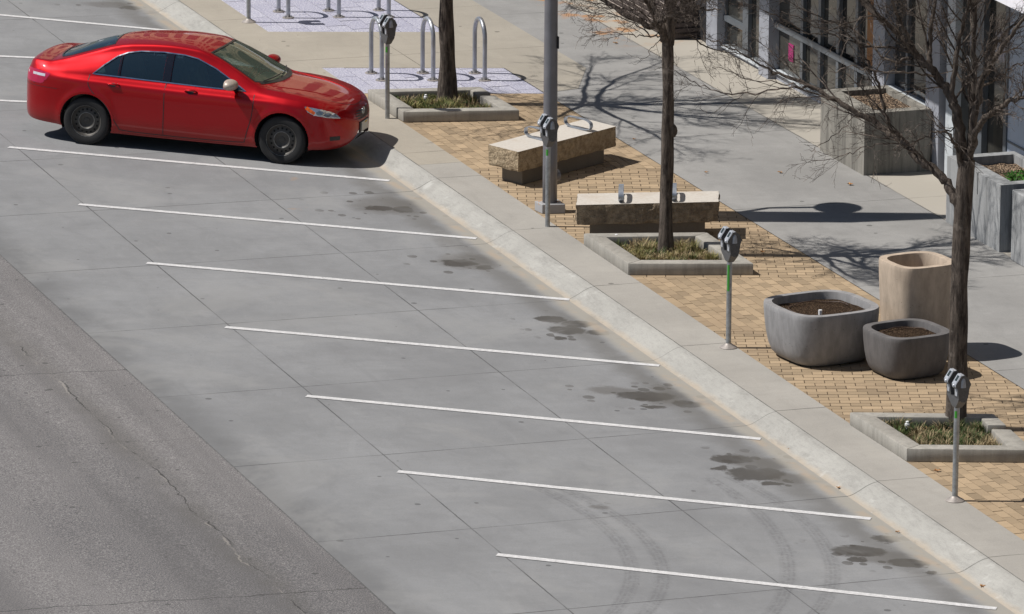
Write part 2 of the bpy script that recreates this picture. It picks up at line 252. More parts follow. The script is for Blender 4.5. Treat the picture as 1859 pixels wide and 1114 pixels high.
# ---------------------------------------------------------------- object helpers
def link(o, parent=None, loc=None):
    C.objects.link(o)
    if parent: o.parent = parent
    if loc is not None: o.location = loc
    return o
def tag(o, label=None, cat=None, group=None, kind=None):
    if label: o['label'] = label
    if cat: o['category'] = cat
    if group: o['group'] = group
    if kind: o['kind'] = kind
    return o
def empty(name, loc, rz=0, label=None, cat=None, group=None):
    o = bpy.data.objects.new(name, None); o.empty_display_size = .2; link(o, loc=loc); o.rotation_euler = (0, 0, rz); return tag(o, label, cat, group)
def obj(name, bm, mat, parent=None, loc=None, smooth=False):
    me = bpy.data.meshes.new(name); bm.normal_update(); bm.to_mesh(me); bm.free()
    if isinstance(mat, (list, tuple)):
        for q in mat: me.materials.append(q)
    else: me.materials.append(mat)
    if smooth:
        for p in me.polygons: p.use_smooth = True
        if smooth != True:
            try: me.set_sharp_from_angle(angle=R(smooth))
            except Exception: pass
    return link(bpy.data.objects.new(name, me), parent, loc)
def NB(): return bmesh.new()
def face(bm, pts, mi=0):
    f = bm.faces.new([bm.verts.new(p) for p in pts]); f.material_index = mi; return f
def box(bm, x0, x1, y0, y1, z0, z1, bev=0, mi=0, rot=None, at=None):
    vs = [Vector((x, y, z)) for z in (z0, z1) for y in (y0, y1) for x in (x0, x1)]
    if rot is not None: vs = [rot @ v for v in vs]
    if at is not None: vs = [v+Vector(at) for v in vs]
    v = [bm.verts.new(p) for p in vs]; fs = []
    for q in ((0, 2, 3, 1), (4, 5, 7, 6), (0, 1, 5, 4), (2, 6, 7, 3), (0, 4, 6, 2), (1, 3, 7, 5)):
        f = bm.faces.new([v[i] for i in q]); f.material_index = mi; fs.append(f)
    if bev:
        es = list({e for f in fs for e in f.edges}); bmesh.ops.bevel(bm, geom=es, offset=bev, segments=2, profile=.5, affect='EDGES')
def prism(bm, poly, z0, z1, bev=0, mi=0):
    n_ = len(poly); a_ = [bm.verts.new((p[0], p[1], z0)) for p in poly]; b_ = [bm.verts.new((p[0], p[1], z1)) for p in poly]
    fs = [bm.faces.new(b_), bm.faces.new(a_[::-1])]+[bm.faces.new([a_[i], a_[(i+1) % n_], b_[(i+1) % n_], b_[i]]) for i in range(n_)]
    for f in fs: f.material_index = mi
    bmesh.ops.recalc_face_normals(bm, faces=fs)
    if bev: bmesh.ops.bevel(bm, geom=list({e for f in fs for e in f.edges}), offset=bev, segments=2, profile=.5, affect='EDGES')
def tube(bm, pts, rad, seg=8, cap=True, mi=0):
    pts = [Vector(p) for p in pts]; rings = []; up = None
    for i, p in enumerate(pts):
        t = (pts[min(i+1, len(pts)-1)]-pts[max(i-1, 0)]).normalized()
        if up is None: up = Vector((0, 0, 1)) if abs(t.z) < .9 else Vector((1, 0, 0))
        s_ = t.cross(up).normalized(); up = s_.cross(t).normalized(); r_ = rad[i] if isinstance(rad, (list, tuple)) else rad
        rings.append([bm.verts.new(p+(s_*math.cos(2*math.pi*k/seg)+up*math.sin(2*math.pi*k/seg))*r_) for k in range(seg)])
    for i in range(len(rings)-1):
        for k in range(seg):
            f = bm.faces.new([rings[i][k], rings[i][(k+1) % seg], rings[i+1][(k+1) % seg], rings[i+1][k]]); f.material_index = mi
    if cap: 
        for f in (bm.faces.new(rings[-1]), bm.faces.new(rings[0][::-1])): f.material_index = mi
def lathe(bm, prof, seg=24, at=(0, 0, 0), cap=True, mi=0):
    rings = [[bm.verts.new((at[0]+r_*math.cos(2*math.pi*k/seg), at[1]+r_*math.sin(2*math.pi*k/seg), at[2]+z)) for k in range(seg)] for r_, z in prof]
    for i in range(len(rings)-1):
        for k in range(seg): bm.faces.new([rings[i][k], rings[i][(k+1) % seg], rings[i+1][(k+1) % seg], rings[i+1][k]]).material_index = mi
    if cap: bm.faces.new(rings[-1]).material_index = mi
def clip(poly, zone):
    out = poly
    for i in range(len(zone)):
        a_, b_ = zone[i], zone[(i+1) % len(zone)]; inp = out; out = []
        side = lambda p: (b_[0]-a_[0])*(p[1]-a_[1])-(b_[1]-a_[1])*(p[0]-a_[0])
        for j in range(len(inp)):
            p, q = inp[j], inp[(j+1) % len(inp)]; sp_, sq = side(p), side(q)
            if sp_ >= 0: out.append(p)
            if (sp_ >= 0) != (sq >= 0): t = sp_/(sp_-sq); out.append((p[0]+t*(q[0]-p[0]), p[1]+t*(q[1]-p[1])))
        if not out: return []
    return out
def parea(p): return .5*abs(sum(p[i][0]*p[(i+1) % len(p)][1]-p[(i+1) % len(p)][0]*p[i][1] for i in range(len(p))))
def pave(bm, lay, zone, o, e1, e2, L, Wd, gap, z, shift=.5, jit=.0015):
    """bricks L along e1, Wd along e2, clipped to the convex counter-clockwise zone"""
    o = np.array(o); e1 = np.array(e1); e2 = np.array(e2); Mi = np.linalg.inv(np.array([e1, e2]).T)
    q = np.array([Mi@(np.array(p)-o) for p in zone]); u0, v0 = q.min(0); u1, v1 = q.max(0)
    for j in range(int(v0//Wd)-1, int(v1//Wd)+2):
        for i in range(int(u0//L)-2, int(u1//L)+2):
            s_ = (j % 2)*shift*L+rnd.uniform(-.002, .002); ua, ub = i*L+s_+gap/2, (i+1)*L+s_-gap/2; va, vb = j*Wd+gap/2, (j+1)*Wd-gap/2
            pl = clip([tuple(o+e1*a_+e2*b_) for a_, b_ in ((ua, va), (ub, va), (ub, vb), (ua, vb))], zone)
            if len(pl) < 3 or parea(pl) < 2e-4: continue
            zz = z+rnd.uniform(-jit, jit); tx, ty = rnd.uniform(-.006, .006), rnd.uniform(-.006, .006); cx = sum(p[0] for p in pl)/len(pl); cy = sum(p[1] for p in pl)/len(pl)
            top = [bm.verts.new((p[0], p[1], zz+(p[0]-cx)*tx+(p[1]-cy)*ty)) for p in pl]; bot = [bm.verts.new((p[0], p[1], z-.012)) for p in pl]
            t = rnd.betavariate(2.2, 2.0); fs = [bm.faces.new(top)]+[bm.faces.new([bot[k], bot[(k+1) % len(pl)], top[(k+1) % len(pl)], top[k]]) for k in range(len(pl))]
            if fs[0].normal.z < 0: pass
            for f in fs:
                for l in f.loops: l[lay] = (t, t, t, 1)

# ---------------------------------------------------------------- ground, road, pavements
KN = Vector((math.cos(R(-17.7)), math.sin(R(-17.7)))); E1 = (KN.x, KN.y); E2 = (-KN.y, KN.x)
def sheet(name, x0, x1, y0, y1, z, mat, kind='structure'):
    bm = NB(); face(bm, [(x0, y0, z), (x1, y0, z), (x1, y1, z), (x0, y1, z)]); return tag(obj(name, bm, mat), kind=kind)
sheet('ground', -1500, 1500, -1500, 1500, -.03, M['asphalt'])
bm = NB(); face(bm, [(-60, -80, ZR(-60)), (-6.34, -80, ZR(-6.34)), (-6.34, 160, ZR(-6.34)), (-60, 160, ZR(-60))]); tag(obj('asphalt_road', bm, M['asphalt']), kind='structure')
bm = NB(); face(bm, [(-6.34, -80, ZR(-6.34)), (-.335, -80, .0), (-.335, 160, .0), (-6.34, 160, ZR(-6.34))]); tag(obj('parking_pan', bm, M['pan']), kind='structure')
bm = NB(); prof = []
for i in range(15):
    t = i/14; prof.append((-.34+.34*t, KZ*(t*t*(3-2*t))**.9))
ys = [-60+i*2.0 for i in range(91)]
for i in range(len(prof)-1):
    for j in range(len(ys)-1): face(bm, [(prof[i][0], ys[j], prof[i][1]), (prof[i+1][0], ys[j], prof[i+1][1]), (prof[i+1][0], ys[j+1], prof[i+1][1]), (prof[i][0], ys[j+1], prof[i][1])])
bmesh.ops.remove_doubles(bm, verts=bm.verts, dist=1e-4); tag(obj('kerb', bm, M['kerb'], smooth=True), kind='structure')
sheet('sidewalk_edge', 0, .575, -60, 160, KZ+.002, M['strip'])
sheet('paving_bed', .575, 2.94, -60, 160, KZ-.008, M['sand'])
sheet('walkway', 2.94, 60, -80, 160, KZ, M['walk'])
PV0, PV1 = .575, 2.93
def yk(y0, x): return y0+(x-PV0)*E1[1]/E1[0]      # skew line crossing the paving
def zone(ya, yb_, x0=PV0, x1=PV1): return [(x0, yk(ya, x0)), (x1, yk(ya, x1)), (x1, yk(yb_, x1)), (x0, yk(yb_, x0))]
yB = [G(872, 298).y, G(1058, 432).y-.62, G(1172, 520).y-.75, G(1288, 600).y, G(1541, 768).y-1.3]
yTop = 10.70
YB = [G(665, 169.5).y+.04, G(876, 303).y, G(1148, 503).y, G(1290, 600).y, G(1630, 832).y, -40]
bm = NB(); lay = bm.loops.layers.float_color.new('tone')
kinds = ['B', 'A', 'B', 'A', 'B']
for k in range(5):
    zn = zone(YB[k+1], YB[k])
    if kinds[k] == 'A': pave(bm, lay, zn, (0, 0), E1, E2, .222, .122, .009, KZ)
    else: pave(bm, lay, zone(max(YB[k+1], -22), YB[k]), (PV0, 0), (0, 1), (1, 0), .235, .118, .008, KZ)
tag(obj('brick_paving', bm, M['brick']), kind='structure')
PADS = [(G(665, 169.5).y+.05, G(587, 122.7).y), (G(487, 57.5).y, G(408, 0).y+1.5)]
for ya, yb_ in PADS:
    bm = NB(); lay = bm.loops.layers.float_color.new('tone'); pave(bm, lay, zone(ya, yb_), (PV0, 0), (0, 1), (1, 0), .60, .295, .011, KZ); tag(obj('granite_paving', bm, M['granite']), kind='structure')
for za, zb_ in ((PADS[0][1], PADS[1][0]), (PADS[1][1], 60)):
    bm = NB(); face(bm, [(p[0], p[1], KZ+.003) for p in zone(za, zb_, .575, 2.94)]); tag(obj('concrete_path', bm, M['beige']), kind='structure')
bm = NB(); face(bm, [Vector((2.94, 60, KZ+.004)), Vector((2.94, G(1003, 168).y, KZ+.004)), G(1050, 160, KZ+.004), G(1064, 123, KZ+.004), Vector((G(1064, 123).x, 60, KZ+.004))]); tag(obj('concrete_path', bm, M['beige']), kind='structure')
bm = NB(); face(bm, [(-.0, 8.4, KZ+.0035), (.576, 8.4, KZ+.0035), (.576, 60, KZ+.0035), (-.0, 60, KZ+.0035)]); tag(obj('concrete_path', bm, M['beige']), kind='structure')
# parking stripes
ST = [((15.5, 267.2), (707, 328)), ((143, 371), (865, 433)), ((266.4, 477.4), (1034, 544)), ((409, 594), (1197, 664)), ((556, 719), (1381, 797)), ((722, 856), (1581, 942)), ((902, 1007), (1809, 1105))]
SE = [(GR(*a_), GR(*b_)) for a_, b_ in ST]; s0, s1 = SE[0]
for (ex, ey) in (((0, 182.5), (105, 187)), ((0, 102), (140, 108)), ((0, 27), (300, 55))):
    pa, pb = GR(*ex), GR(*ey); d = (pb-pa).normalized(); SE.append((pa+d*((-4.72-pa.x)/d.x), pa+d*((-.42-pa.x)/d.x)))
for k in (1, 2): SE.append((SE[6][0]+Vector((0, -3.22*k, 0)), SE[6][1]+Vector((0, -3.22*k, 0))))
for a_, b_ in SE:
    d = (b_-a_).normalized(); nn = Vector((-d.y, d.x, 0))*.052; bm = NB(); K_ = 24
    for i in range(K_):
        p, q = a_.lerp(b_, i/K_), a_.lerp(b_, (i+1)/K_); sk = Vector((0, .03, 0)) if False else Vector((0, 0, 0))
        face(bm, [Vector((v.x, v.y, ZR(v.x)+.005)) for v in (p-nn, q-nn, q+nn, p+nn)])
    bmesh.ops.remove_doubles(bm, verts=bm.verts, dist=1e-4); tag(obj('parking_stripe', bm, M['paint']), kind='structure')

# ---------------------------------------------------------------- parking meters
def make_meter(loc, flange, label):
    t = empty('parking_meter', loc, 0, label, 'parking meter', 'parking meters along the kerb')
    bm = NB(); tube(bm, [(0, 0, 0), (0, 0, 1.03)], .030, 16); obj('pole', bm, M['galv'], t, smooth=40)
    if flange:
        bm = NB(); lathe(bm, [(.100, 0), (.100, .010), (.082, .022), (.055, .036), (.036, .052), (.031, .056)], 28); obj('base_flange', bm, M['flange'], t, smooth=40)
    # yoke: a wedge that widens upwards and carries both heads
    rz = Matrix.Rotation(R(-90), 3, 'Z'); bm = NB()
    sec = [(.038, .030, 1.0), (.050, .038, 1.012), (.145, .050, 1.10), (.154, .050, 1.125)]
    rings = [[bm.verts.new(rz @ Vector((sx*a_, sy*b_, z_))) for sx, sy in ((-1, -1), (1, -1), (1, 1), (-1, 1))] for a_, b_, z_ in sec]
    for i in range(3):
        for k in range(4): bm.faces.new([rings[i][k], rings[i][(k+1) % 4], rings[i+1][(k+1) % 4], rings[i+1][k]])
    bm.faces.new(rings[-1]); bm.faces.new(rings[0][::-1]); obj('yoke', bm, M['meter'], t)
    for s_ in (-1, 1):
        # head: extruded five-sided outline, sloped front face with the display, domed back
        hd = []; yy = [(-.050, 1.135), (-.060, 1.232), (-.084, 1.255), (-.086, 1.277), (-.026, 1.370), (.010, 1.377), (.056, 1.340), (.086, 1.275), (.068, 1.230), (.055, 1.135), (.025, 1.09), (-.015, 1.09)]
        bm = NB(); la = []
        for wx_ in (-.052, -.045, .045, .052):
            ins = .008 if abs(wx_) > .055 else 0; cyv = sum(p[0] for p in yy)/len(yy); czv = sum(p[1] for p in yy)/len(yy)
            la.append([bm.verts.new(rz @ Vector((s_*.104+wx_, p[0]+(cyv-p[0])*ins*8, p[1]+(czv-p[1])*ins*8))) for p in yy])
        for i in range(3):
            for k in range(len(yy)): 
                f = bm.faces.new([la[i][k], la[i][(k+1) % len(yy)], la[i+1][(k+1) % len(yy)], la[i+1][k]])
                zc = sum(v.co.z for v in f.verts)/4; f.material_index = 1 if zc > 1.25 else 0
        for f in (bm.faces.new(la[0]), bm.faces.new(la[3])): f.material_index = 0
        bmesh.ops.recalc_face_normals(bm, faces=bm.faces); h = obj('meter_head', bm, [M['meter'], M['meterhi']], t, smooth=35)
        a_, b_ = Vector((-.086, 1.277)), Vector((-.026, 1.370)); d = (b_-a_); nrm = Vector((-d.y, d.x)).normalized()
        def fr(u0, u1, w0, off): return [rz @ Vector((s_*.104+wv, (a_+d*u+nrm*off).x, (a_+d*u+nrm*off).y)) for wv, u in ((-w0, u0), (w0, u0), (w0, u1), (-w0, u1))]
        bm = NB(); face(bm, fr(.06, 1.10, .041, .003)); obj('display_bezel', bm, M['coinp'], h)
        bm = NB(); face(bm, fr(.36, .92, .025, .005)); obj('display_window', bm, M['lens'], h)
        bm = NB(); lathe(bm, [(.022, 0), (.020, .008), (.010, .016)], 14)
        for v in bm.verts: v.co = rz @ (Matrix.Rotation(R(90), 3, 'X') @ v.co+Vector((s_*.104, -.084, 1.264)))
        obj('coin_slot', bm, M['coinp'], h, smooth=True)
        bm = NB(); box(bm, -.028, .028, -.060, -.052, 1.15, 1.225, .003, rot=rz, at=rz @ Vector((s_*.104, 0, 0))); obj('coin_door', bm, M['coinp'], h)
        bm = NB()
        for k in range(10):
            pass
        lathe(bm, [(.030, 0), (.028, .05), (.020, .085), (.006, .10)], 14)
        for v in bm.verts: v.co = rz @ (Vector((v.co.x*.55, v.co.y, v.co.z))+Vector((s_*.153, .0, 1.245)))
        if s_ == 1: obj('side_lock', bm, M['meterhi'], h, smooth=True)
        else: bm.free()
    bm = NB(); L_ = .075 if 'green stripe' not in label else .30
    ang = [R(200+8*k) for k in range(8)]
    for k in range(7): face(bm, [(.0315*math.cos(ang[k+j1]), .0315*math.sin(ang[k+j1]), z_) for j1, z_ in ((0, .965-L_), (1, .965-L_), (1, .965), (0, .965))])
    obj('green_sticker', bm, M['green'], t)
    return t
make_meter(G(703.3, 215), False, 'twin headed parking meter in front of the red car beside the first tree planter')
make_meter(G(994, 411), False, 'twin headed parking meter standing in front of the grey lamp post')
make_meter(G(1322.3, 631), True, 'twin headed parking meter with long green stripe beside the large grey pot')
make_meter(G(1733.4, 909), True, 'twin headed parking meter in front of the tree planter nearest the camera')
make_meter(G(451.5, 40), True, 'pole of a parking meter behind the red car, its head out of frame')

# ---------------------------------------------------------------- bike racks
def make_rack(a_, b_, label, group, h=.80):
    c_ = (a_+b_)/2; t = empty('bike_rack', c_, 0, label, 'bike rack', group); pa, pb = a_-c_, b_-c_; d = (pb-pa); half = d.length/2; u = d.normalized(); pts = []
    rr = half; pts.append(pa)
    for k in range(1, 6): pts.append(pa+Vector((0, 0, (h-rr)*k/6)))
    for k in range(0, 19):
        an = math.pi*(1-k/18); pts.append(u*(rr*math.cos(an))+Vector((0, 0, h-rr+rr*math.sin(an))))
    for k in range(5, 0, -1): pts.append(pb+Vector((0, 0, (h-rr)*k/6)))
    pts.append(pb); bm = NB(); tube(bm, pts, .030, 14); obj('hoop', bm, M['rack'], t, smooth=True)
    for p in (pa, pb):
        bm = NB(); lathe(bm, [(.085, 0), (.085, .010), (.078, .013)], 20, at=p); f = obj('foot_plate', bm, M['flange'], t)
        for k in range(4):
            bm = NB(); lathe(bm, [(.011, .012), (.011, .024), (.006, .026)], 8, at=p+Vector((.058*math.cos(k*1.57+.5), .058*math.sin(k*1.57+.5), 0))); obj('bolt', bm, M['galv'], f)
g7 = lambda x, y: G(x/5.304+640, y/5.304+20); h7 = lambda x, y: G(x/5.809+400, y/5.809)
for a_, b_, lb in (((180, 598), (282, 666), 'front row bike hoop nearest the kerb, behind the twin meter and planter'), ((675, 597), (777, 666), 'middle bike hoop of the front row, left of the tree trunk'), ((1176, 598), (1273, 668), 'front row bike hoop to the right of the tree trunk')):
    make_rack(g7(*a_), g7(*b_), lb, 'bike hoops on the near granite pad')
for a_, b_, lb in (((615, 122), (717, 187), 'back row bike hoop nearest the kerb, only its legs in view'), ((1140, 112), (1250, 180), 'middle back row bike hoop cut off by the top edge'), ((1670, 108), (1776, 180), 'back row bike hoop directly behind a parking meter head')):
    make_rack(h7(*a_), h7(*b_), lb, 'bike hoops on the far granite pad')

# ---------------------------------------------------------------- tree planters with grass
def blade(bm, lay, p, h, lean, az, wd, col):
    d = Vector((math.cos(az), math.sin(az), 0)); s_ = Vector((-d.y, d.x, 0))*wd/2; b0, b1 = p-s_, p+s_; m1 = p+d*lean*.35+Vector((0, 0, h*.6)); t_ = p+d*lean+Vector((0, 0, h*rnd.uniform(.75, 1)))
    v = [bm.verts.new(q) for q in (b0, b1, m1+s_*.7, m1-s_*.7, t_)]
    for f in (bm.faces.new([v[0], v[1], v[2], v[3]]), bm.faces.new([v[3], v[2], v[4]])):
        for l in f.loops: l[lay] = (*col, 1)
def make_planter(pts, gap, label, tufts, tones, seed, treepos):
    tufts = int(tufts*1.7)
    q = [Vector((p.x, p.y)) for p in pts]           # back kerb, front kerb, front right, back right
    H_ = .145; u = (q[2]-q[1]).normalized(); c_ = sum(q, Vector((0, 0)))/4; t = empty('tree_planter', (c_.x, c_.y, KZ), 0, label, 'planter', 'concrete tree planters in the brick paving')
    q = [p-c_ for p in q]; e = (q[1]-q[0]).normalized(); thx, thy = .20, .19; ux = u*thx/abs(u.x)*1.0
    inn = [q[0]+ux+e*thy, q[1]+ux-e*thy, q[2]-ux-e*thy, q[3]-ux+e*thy]
    def wall(poly): bm = NB(); prism(bm, [(p.x, p.y) for p in poly], 0, H_, .012); obj('wall', bm, M['planter'], t, smooth=30)
    wall([q[0], q[1], inn[1], inn[0]][::1]); wall([q[1]+e*.0, q[2], inn[2], inn[1]]); wall([q[0], inn[0], inn[3], q[3]])
    if gap:
        g0, g1 = gap; a0, a1 = q[3].lerp(q[2], g0), q[3].lerp(q[2], g1); i0, i1 = inn[3].lerp(inn[2], g0-.06), inn[3].lerp(inn[2], g1-.03)
        wall([q[3], inn[3], i0, a0]); wall([a1, i1, inn[2], q[2]])
    else: wall([q[3], inn[3], inn[2], q[2]])
    bm = NB(); nx = 14; vs = {}
    for i in range(nx+1):
        for j in range(nx+1):
            a_ = inn[0].lerp(inn[3], i/nx); b_ = inn[1].lerp(inn[2], i/nx); p = a_.lerp(b_, j/nx); vs[i, j] = bm.verts.new((p.x, p.y, .035+.022*mnoise.noise(Vector((p.x*5+seed, p.y*5, 0)))))
    for i in range(nx):
        for j in range(nx): bm.faces.new([vs[i, j], vs[i, j+1], vs[i+1, j+1], vs[i+1, j]])
    obj('soil', bm, M['soil'], t, smooth=True)
    r2 = random.Random(seed); bm = NB(); lay = bm.loops.layers.float_color.new('tone')
    for k in range(tufts):
        u_, v_ = r2.random(), r2.random(); a_ = inn[0].lerp(inn[3], u_*.94+.03); b_ = inn[1].lerp(inn[2], u_*.94+.03); p = a_.lerp(b_, v_*.90+.03); base = Vector((p.x+c_.x, p.y+c_.y, KZ+.03))
        if (base.xy-treepos.xy).length < .17: continue
        tone = r2.choice(tones); hh = r2.uniform(.05, .15); nb = r2.randint(38, 70)
        for b in range(nb):
            k_ = r2.uniform(.6, 1.35); col = tuple(x*k_ for x in (tone if r2.random() > .25 else r2.choice(tones))); az = r2.uniform(0, 6.28); rr = r2.uniform(0, .075)
            p3 = base+Vector((rr*math.cos(az), rr*math.sin(az), 0)); blade(bm, lay, p3, hh*r2.uniform(.6, 1.2), r2.uniform(.01, .11), az+r2.uniform(-.6, .6), .007, col)
        if r2.random() < .55:
            for b in range(26):
                az = r2.uniform(0, 6.28); rr = r2.uniform(.02, .16); p3 = base+Vector((rr*math.cos(az), rr*math.sin(az), .005)); kk = r2.uniform(.6, 1.3); blade(bm, lay, p3, .02, .06, r2.uniform(0, 6.28), .010, tuple(x*kk for x in (.34, .23, .13)))
    tag(obj('grass', bm, M['grass']), kind='stuff'); return t
f4 = lambda x, y: (x/3.011+860, y/3.011+150); f6 = lambda x, y: (x/2.401+1450, y/2.401+650); ZT = KZ+.145
T1, T2, T3 = G(812, 188), G(1209, 462), G(1735, 778)
yel, grn, dry, dkg = (.25, .225, .09), (.075, .11, .035), (.38, .30, .18), (.045, .070, .024)
make_planter([G(667.3, 161.5, ZT), G(732.4, 202.5, ZT), G(943, 199, ZT), G(872.8, 157, ZT)], (.26, .37), 'low concrete tree planter next to the bike hoops and red car', 46, [grn, yel, dry, grn, yel], 11, T1)
make_planter([G(*f4(600, 822), ZT), G(*f4(845, 987), ZT), G(*f4(1530, 987), ZT), G(*f4(1275, 816), ZT)], None, 'low concrete tree planter with dry yellow grass in front of the brown stone bench', 54, [yel, dry, yel, grn, dry], 12, T2)
make_planter([G(*f6(222, 234), ZT), G(*f6(472, 394), ZT), G(*f6(1010, 398), ZT)+Vector((.03, -.02, 0)), G(*f6(850, 241), ZT)], (.32, .44), 'low concrete tree planter with dark green tufts nearest the camera', 60, [grn, dkg, dry, grn, dkg, dry], 13, T3)
def sprinkler(p, label):
    bm = NB(); lathe(bm, [(.020, 0), (.020, .05), (.028, .052), (.028, .075), (.018, .078), (.018, .10), (.010, .105)], 12); o = obj('sprinkler_head', bm, M['white'], loc=p, smooth=35); tag(o, label, 'sprinkler')
sprinkler(G(1119, 440, KZ+.05), 'small white sprinkler head at the left end of the dry grass planter')
sprinkler(G(773, 185, KZ+.05), 'white sprinkler cap in the planter by the bike hoops')
sprinkler(G(1647, 781, KZ+.05), 'white sprinkler cap in the nearest planter with dark tufts')

# ---------------------------------------------------------------- trees
def vc(pts, rads, n_=6):
    """smooth polyline through points"""
    out, ro = [], []; P = [pts[0]]+list(pts)+[pts[-1]]; Q = [rads[0]]+list(rads)+[rads[-1]]
    for i in range(1, len(P)-2):
        for k in range(n_):
            t = k/n_; a_, b_, c_, d_ = P[i-1], P[i], P[i+1], P[i+2]
            out.append(.5*((2*b_)+(c_-a_)*t+(2*a_-5*b_+4*c_-d_)*t*t+(3*b_-a_-3*c_+d_)*t**3)); ro.append(Q[i]+(Q[i+1]-Q[i])*t)
    out.append(pts[-1]); ro.append(rads[-1]); return out, ro
class Tree:
    def __init__(s, seed): s.r = random.Random(seed); s.big = NB(); s.tw = NB(); s.n = 0
    def limb(s, pts, r0, r1, kids=(6, 10), lvl=1, smooth=5, jag=.012, span=(.25, .98), droop=0.0, klen=1.0):
        pts = [Vector(p) for p in pts]; n_ = len(pts); rads = [r0+(r1-r0)*(i/(n_-1)) for i in range(n_)]; P, Q = vc(pts, rads, smooth) if n_ > 2 else (pts, rads)
        P = [p+Vector((s.r.gauss(0, jag), s.r.gauss(0, jag), s.r.gauss(0, jag)))*(0 if i in (0,) else 1)*min(1, .4+lvl*.3) for i, p in enumerate(P)]
        seg = 12 if r0 > .05 else 7 if r0 > .018 else 4 if r0 > .006 else 3
        tube(s.big if r0 > .012 else s.tw, P, Q, seg, cap=r0 > .012)
        if lvl < 5 and kids:
            L = sum((P[i+1]-P[i]).length for i in range(len(P)-1)); k_ = max(1, int(s.r.randint(*kids)*getattr(s, 'dens', 1.0)))
            for j in range(k_):
                f = span[0]+(span[1]-span[0])*(j+s.r.random())/k_; i = min(len(P)-2, int(f*(len(P)-1))); t = (P[i+1]-P[i]).normalized()
                s.branch(P[i], t, Q[i], L*(1-f*.55)*s.r.uniform(.30, .62)*klen, lvl+1, droop)
    def branch(s, p, t, rp, L, lvl, droop=0.0):
        L = max(L, .10); ax = t.cross(Vector((s.r.gauss(0, 1), s.r.gauss(0, 1), s.r.gauss(0, 1)))).normalized(); d = (Matrix.Rotation(R(s.r.uniform(24, 52)), 3, ax) @ t).normalized()
        if lvl <= 2: d = (d+Vector((0, 0, .22-droop))).normalized()
        r0 = min(rp*.5, .0115*L+.0016); r0 = max(r0, .0019); steps = 5 if L > .5 else 4 if L > .25 else 3; pts = [p]; q = p.copy()
        for k in range(steps):
            d = (d+Vector((s.r.gauss(0, .10), s.r.gauss(0, .10), s.r.gauss(0, .09)+.03-droop*.18))).normalized(); q = q+d*(L/steps)
            if q.z < KZ+1.3 and d.z < 0: d.z = abs(d.z)*.3
            pts.append(q.copy())
        nk = {2: (6, 9), 3: (4, 7), 4: (2, 4)}.get(lvl, (0, 0)); s.limb(pts, r0, max(r0*.35, .0014), nk if L > .2 else (2, 3) if lvl < 5 else None, lvl, 2, .004, (.15, .95), droop)
    def done(s, loc, label, trunkpts, trunkr):
        t = empty('tree', loc, 0, label, 'tree', 'bare street trees in concrete planters')
        bm = NB(); P, Q = vc([Vector(p) for p in trunkpts], trunkr, 5)
        Q = list(Q); tube(bm, P, Q, 20)
        for v in bm.verts:
            nz = mnoise.noise(Vector((v.co.x*9, v.co.y*9, v.co.z*2.0))); c_ = min(P, key=lambda p: abs(p.z-v.co.z)); dv = Vector((v.co.x-c_.x, v.co.y-c_.y, 0)); v.co += dv*nz*.22
        L = Vector(loc)
        for b in (bm, s.big, s.tw):
            for v in b.verts: v.co -= L
        obj('trunk', bm, M['bark'], t, smooth=True); br = obj('limbs', s.big, M['bark'], t, smooth=True); obj('twigs', s.tw, M['twig'], t, smooth=False); return t
def vps(base, seq): return [VP(x, y, base, o) for x, y, o in seq]
# tree by the bike hoops: trunk leaves the frame, crown above it
tr = Tree(3); tp = vps(T1, [(812, 196, 0), (812, 170, 0), (812, 120, 0), (810, 60, 0), (810, 0, 0), (809, -80, 0), (810, -170, 0)])
def crown(tr, top, n_, L, r0, up=.9, kids=(8, 11), az0=0.0, klen=1.0):
    for k in range(n_):
        az = az0+6.283*k/n_+tr.r.uniform(-.3, .3); d = Vector((math.cos(az), math.sin(az), up*tr.r.uniform(.7, 1.3))).normalized(); p = Vector(top)+Vector((0, 0, tr.r.uniform(-.35, .1))); pts = [p]; ll = L*tr.r.uniform(.8, 1.15)
        for j in range(6): d = (d+Vector((tr.r.gauss(0, .12), tr.r.gauss(0, .12), tr.r.gauss(.02, .10)))).normalized(); p = p+d*(ll/6); pts.append(p.copy())
        tr.limb(pts, r0, .007, kids, 1, 4, .015, klen=klen)
crown(tr, tp[-1], 7, 3.3, .038, .5, (9, 12), klen=1.15); crown(tr, tp[-1]+Vector((0, 0, .3)), 5, 3.2, .040, 1.5, (9, 12), az0=.5, klen=1.1); tr.done(T1, 'straight bare tree trunk rising from the planter beside the bike hoops', tp, [.175, .135, .108, .100, .092, .088, .075])
# middle tree, forks just inside the frame
tr = Tree(5); tr.dens = 1.0; tp = vps(T2, [(1209, 470, 0), (1209, 440, 0), (1210, 350, 0), (1212, 245, 0), (1213, 150, 0), (1212, 85, 0), (1211, 60, 0)])
tr.limb(vps(T2, [(1211, 72, 0), (1200, 45, 0), (1182, 10, .1), (1160, -35, .2), (1130, -110, .3), (1110, -200, .3)]), .070, .012, (9, 12))
tr.limb(vps(T2, [(1213, 80, 0), (1217, 30, 0), (1219, -20, 0), (1222, -90, -.1), (1235, -200, -.2), (1240, -300, -.2)]), .072, .012, (9, 12))
tr.limb(vps(T2, [(1214, 60, 0), (1232, 20, .15), (1262, -25, .3), (1300, -90, .5), (1330, -160, .6)]), .045, .009, (8, 11))
tr.limb(vps(T2, [(1211, 78, 0), (1203, 60, -.2), (1188, 35, -.6), (1170, -10, -1.0), (1160, -70, -1.3)]), .040, .008, (8, 11))
tr.limb(vps(T2, [(1208, 70, 0), (1180, 62, .1), (1150, 42, .2), (1110, 25, .2), (1070, 22, .2), (1030, 10, .2)]), .012, .003, (9, 12), 2, droop=.25)
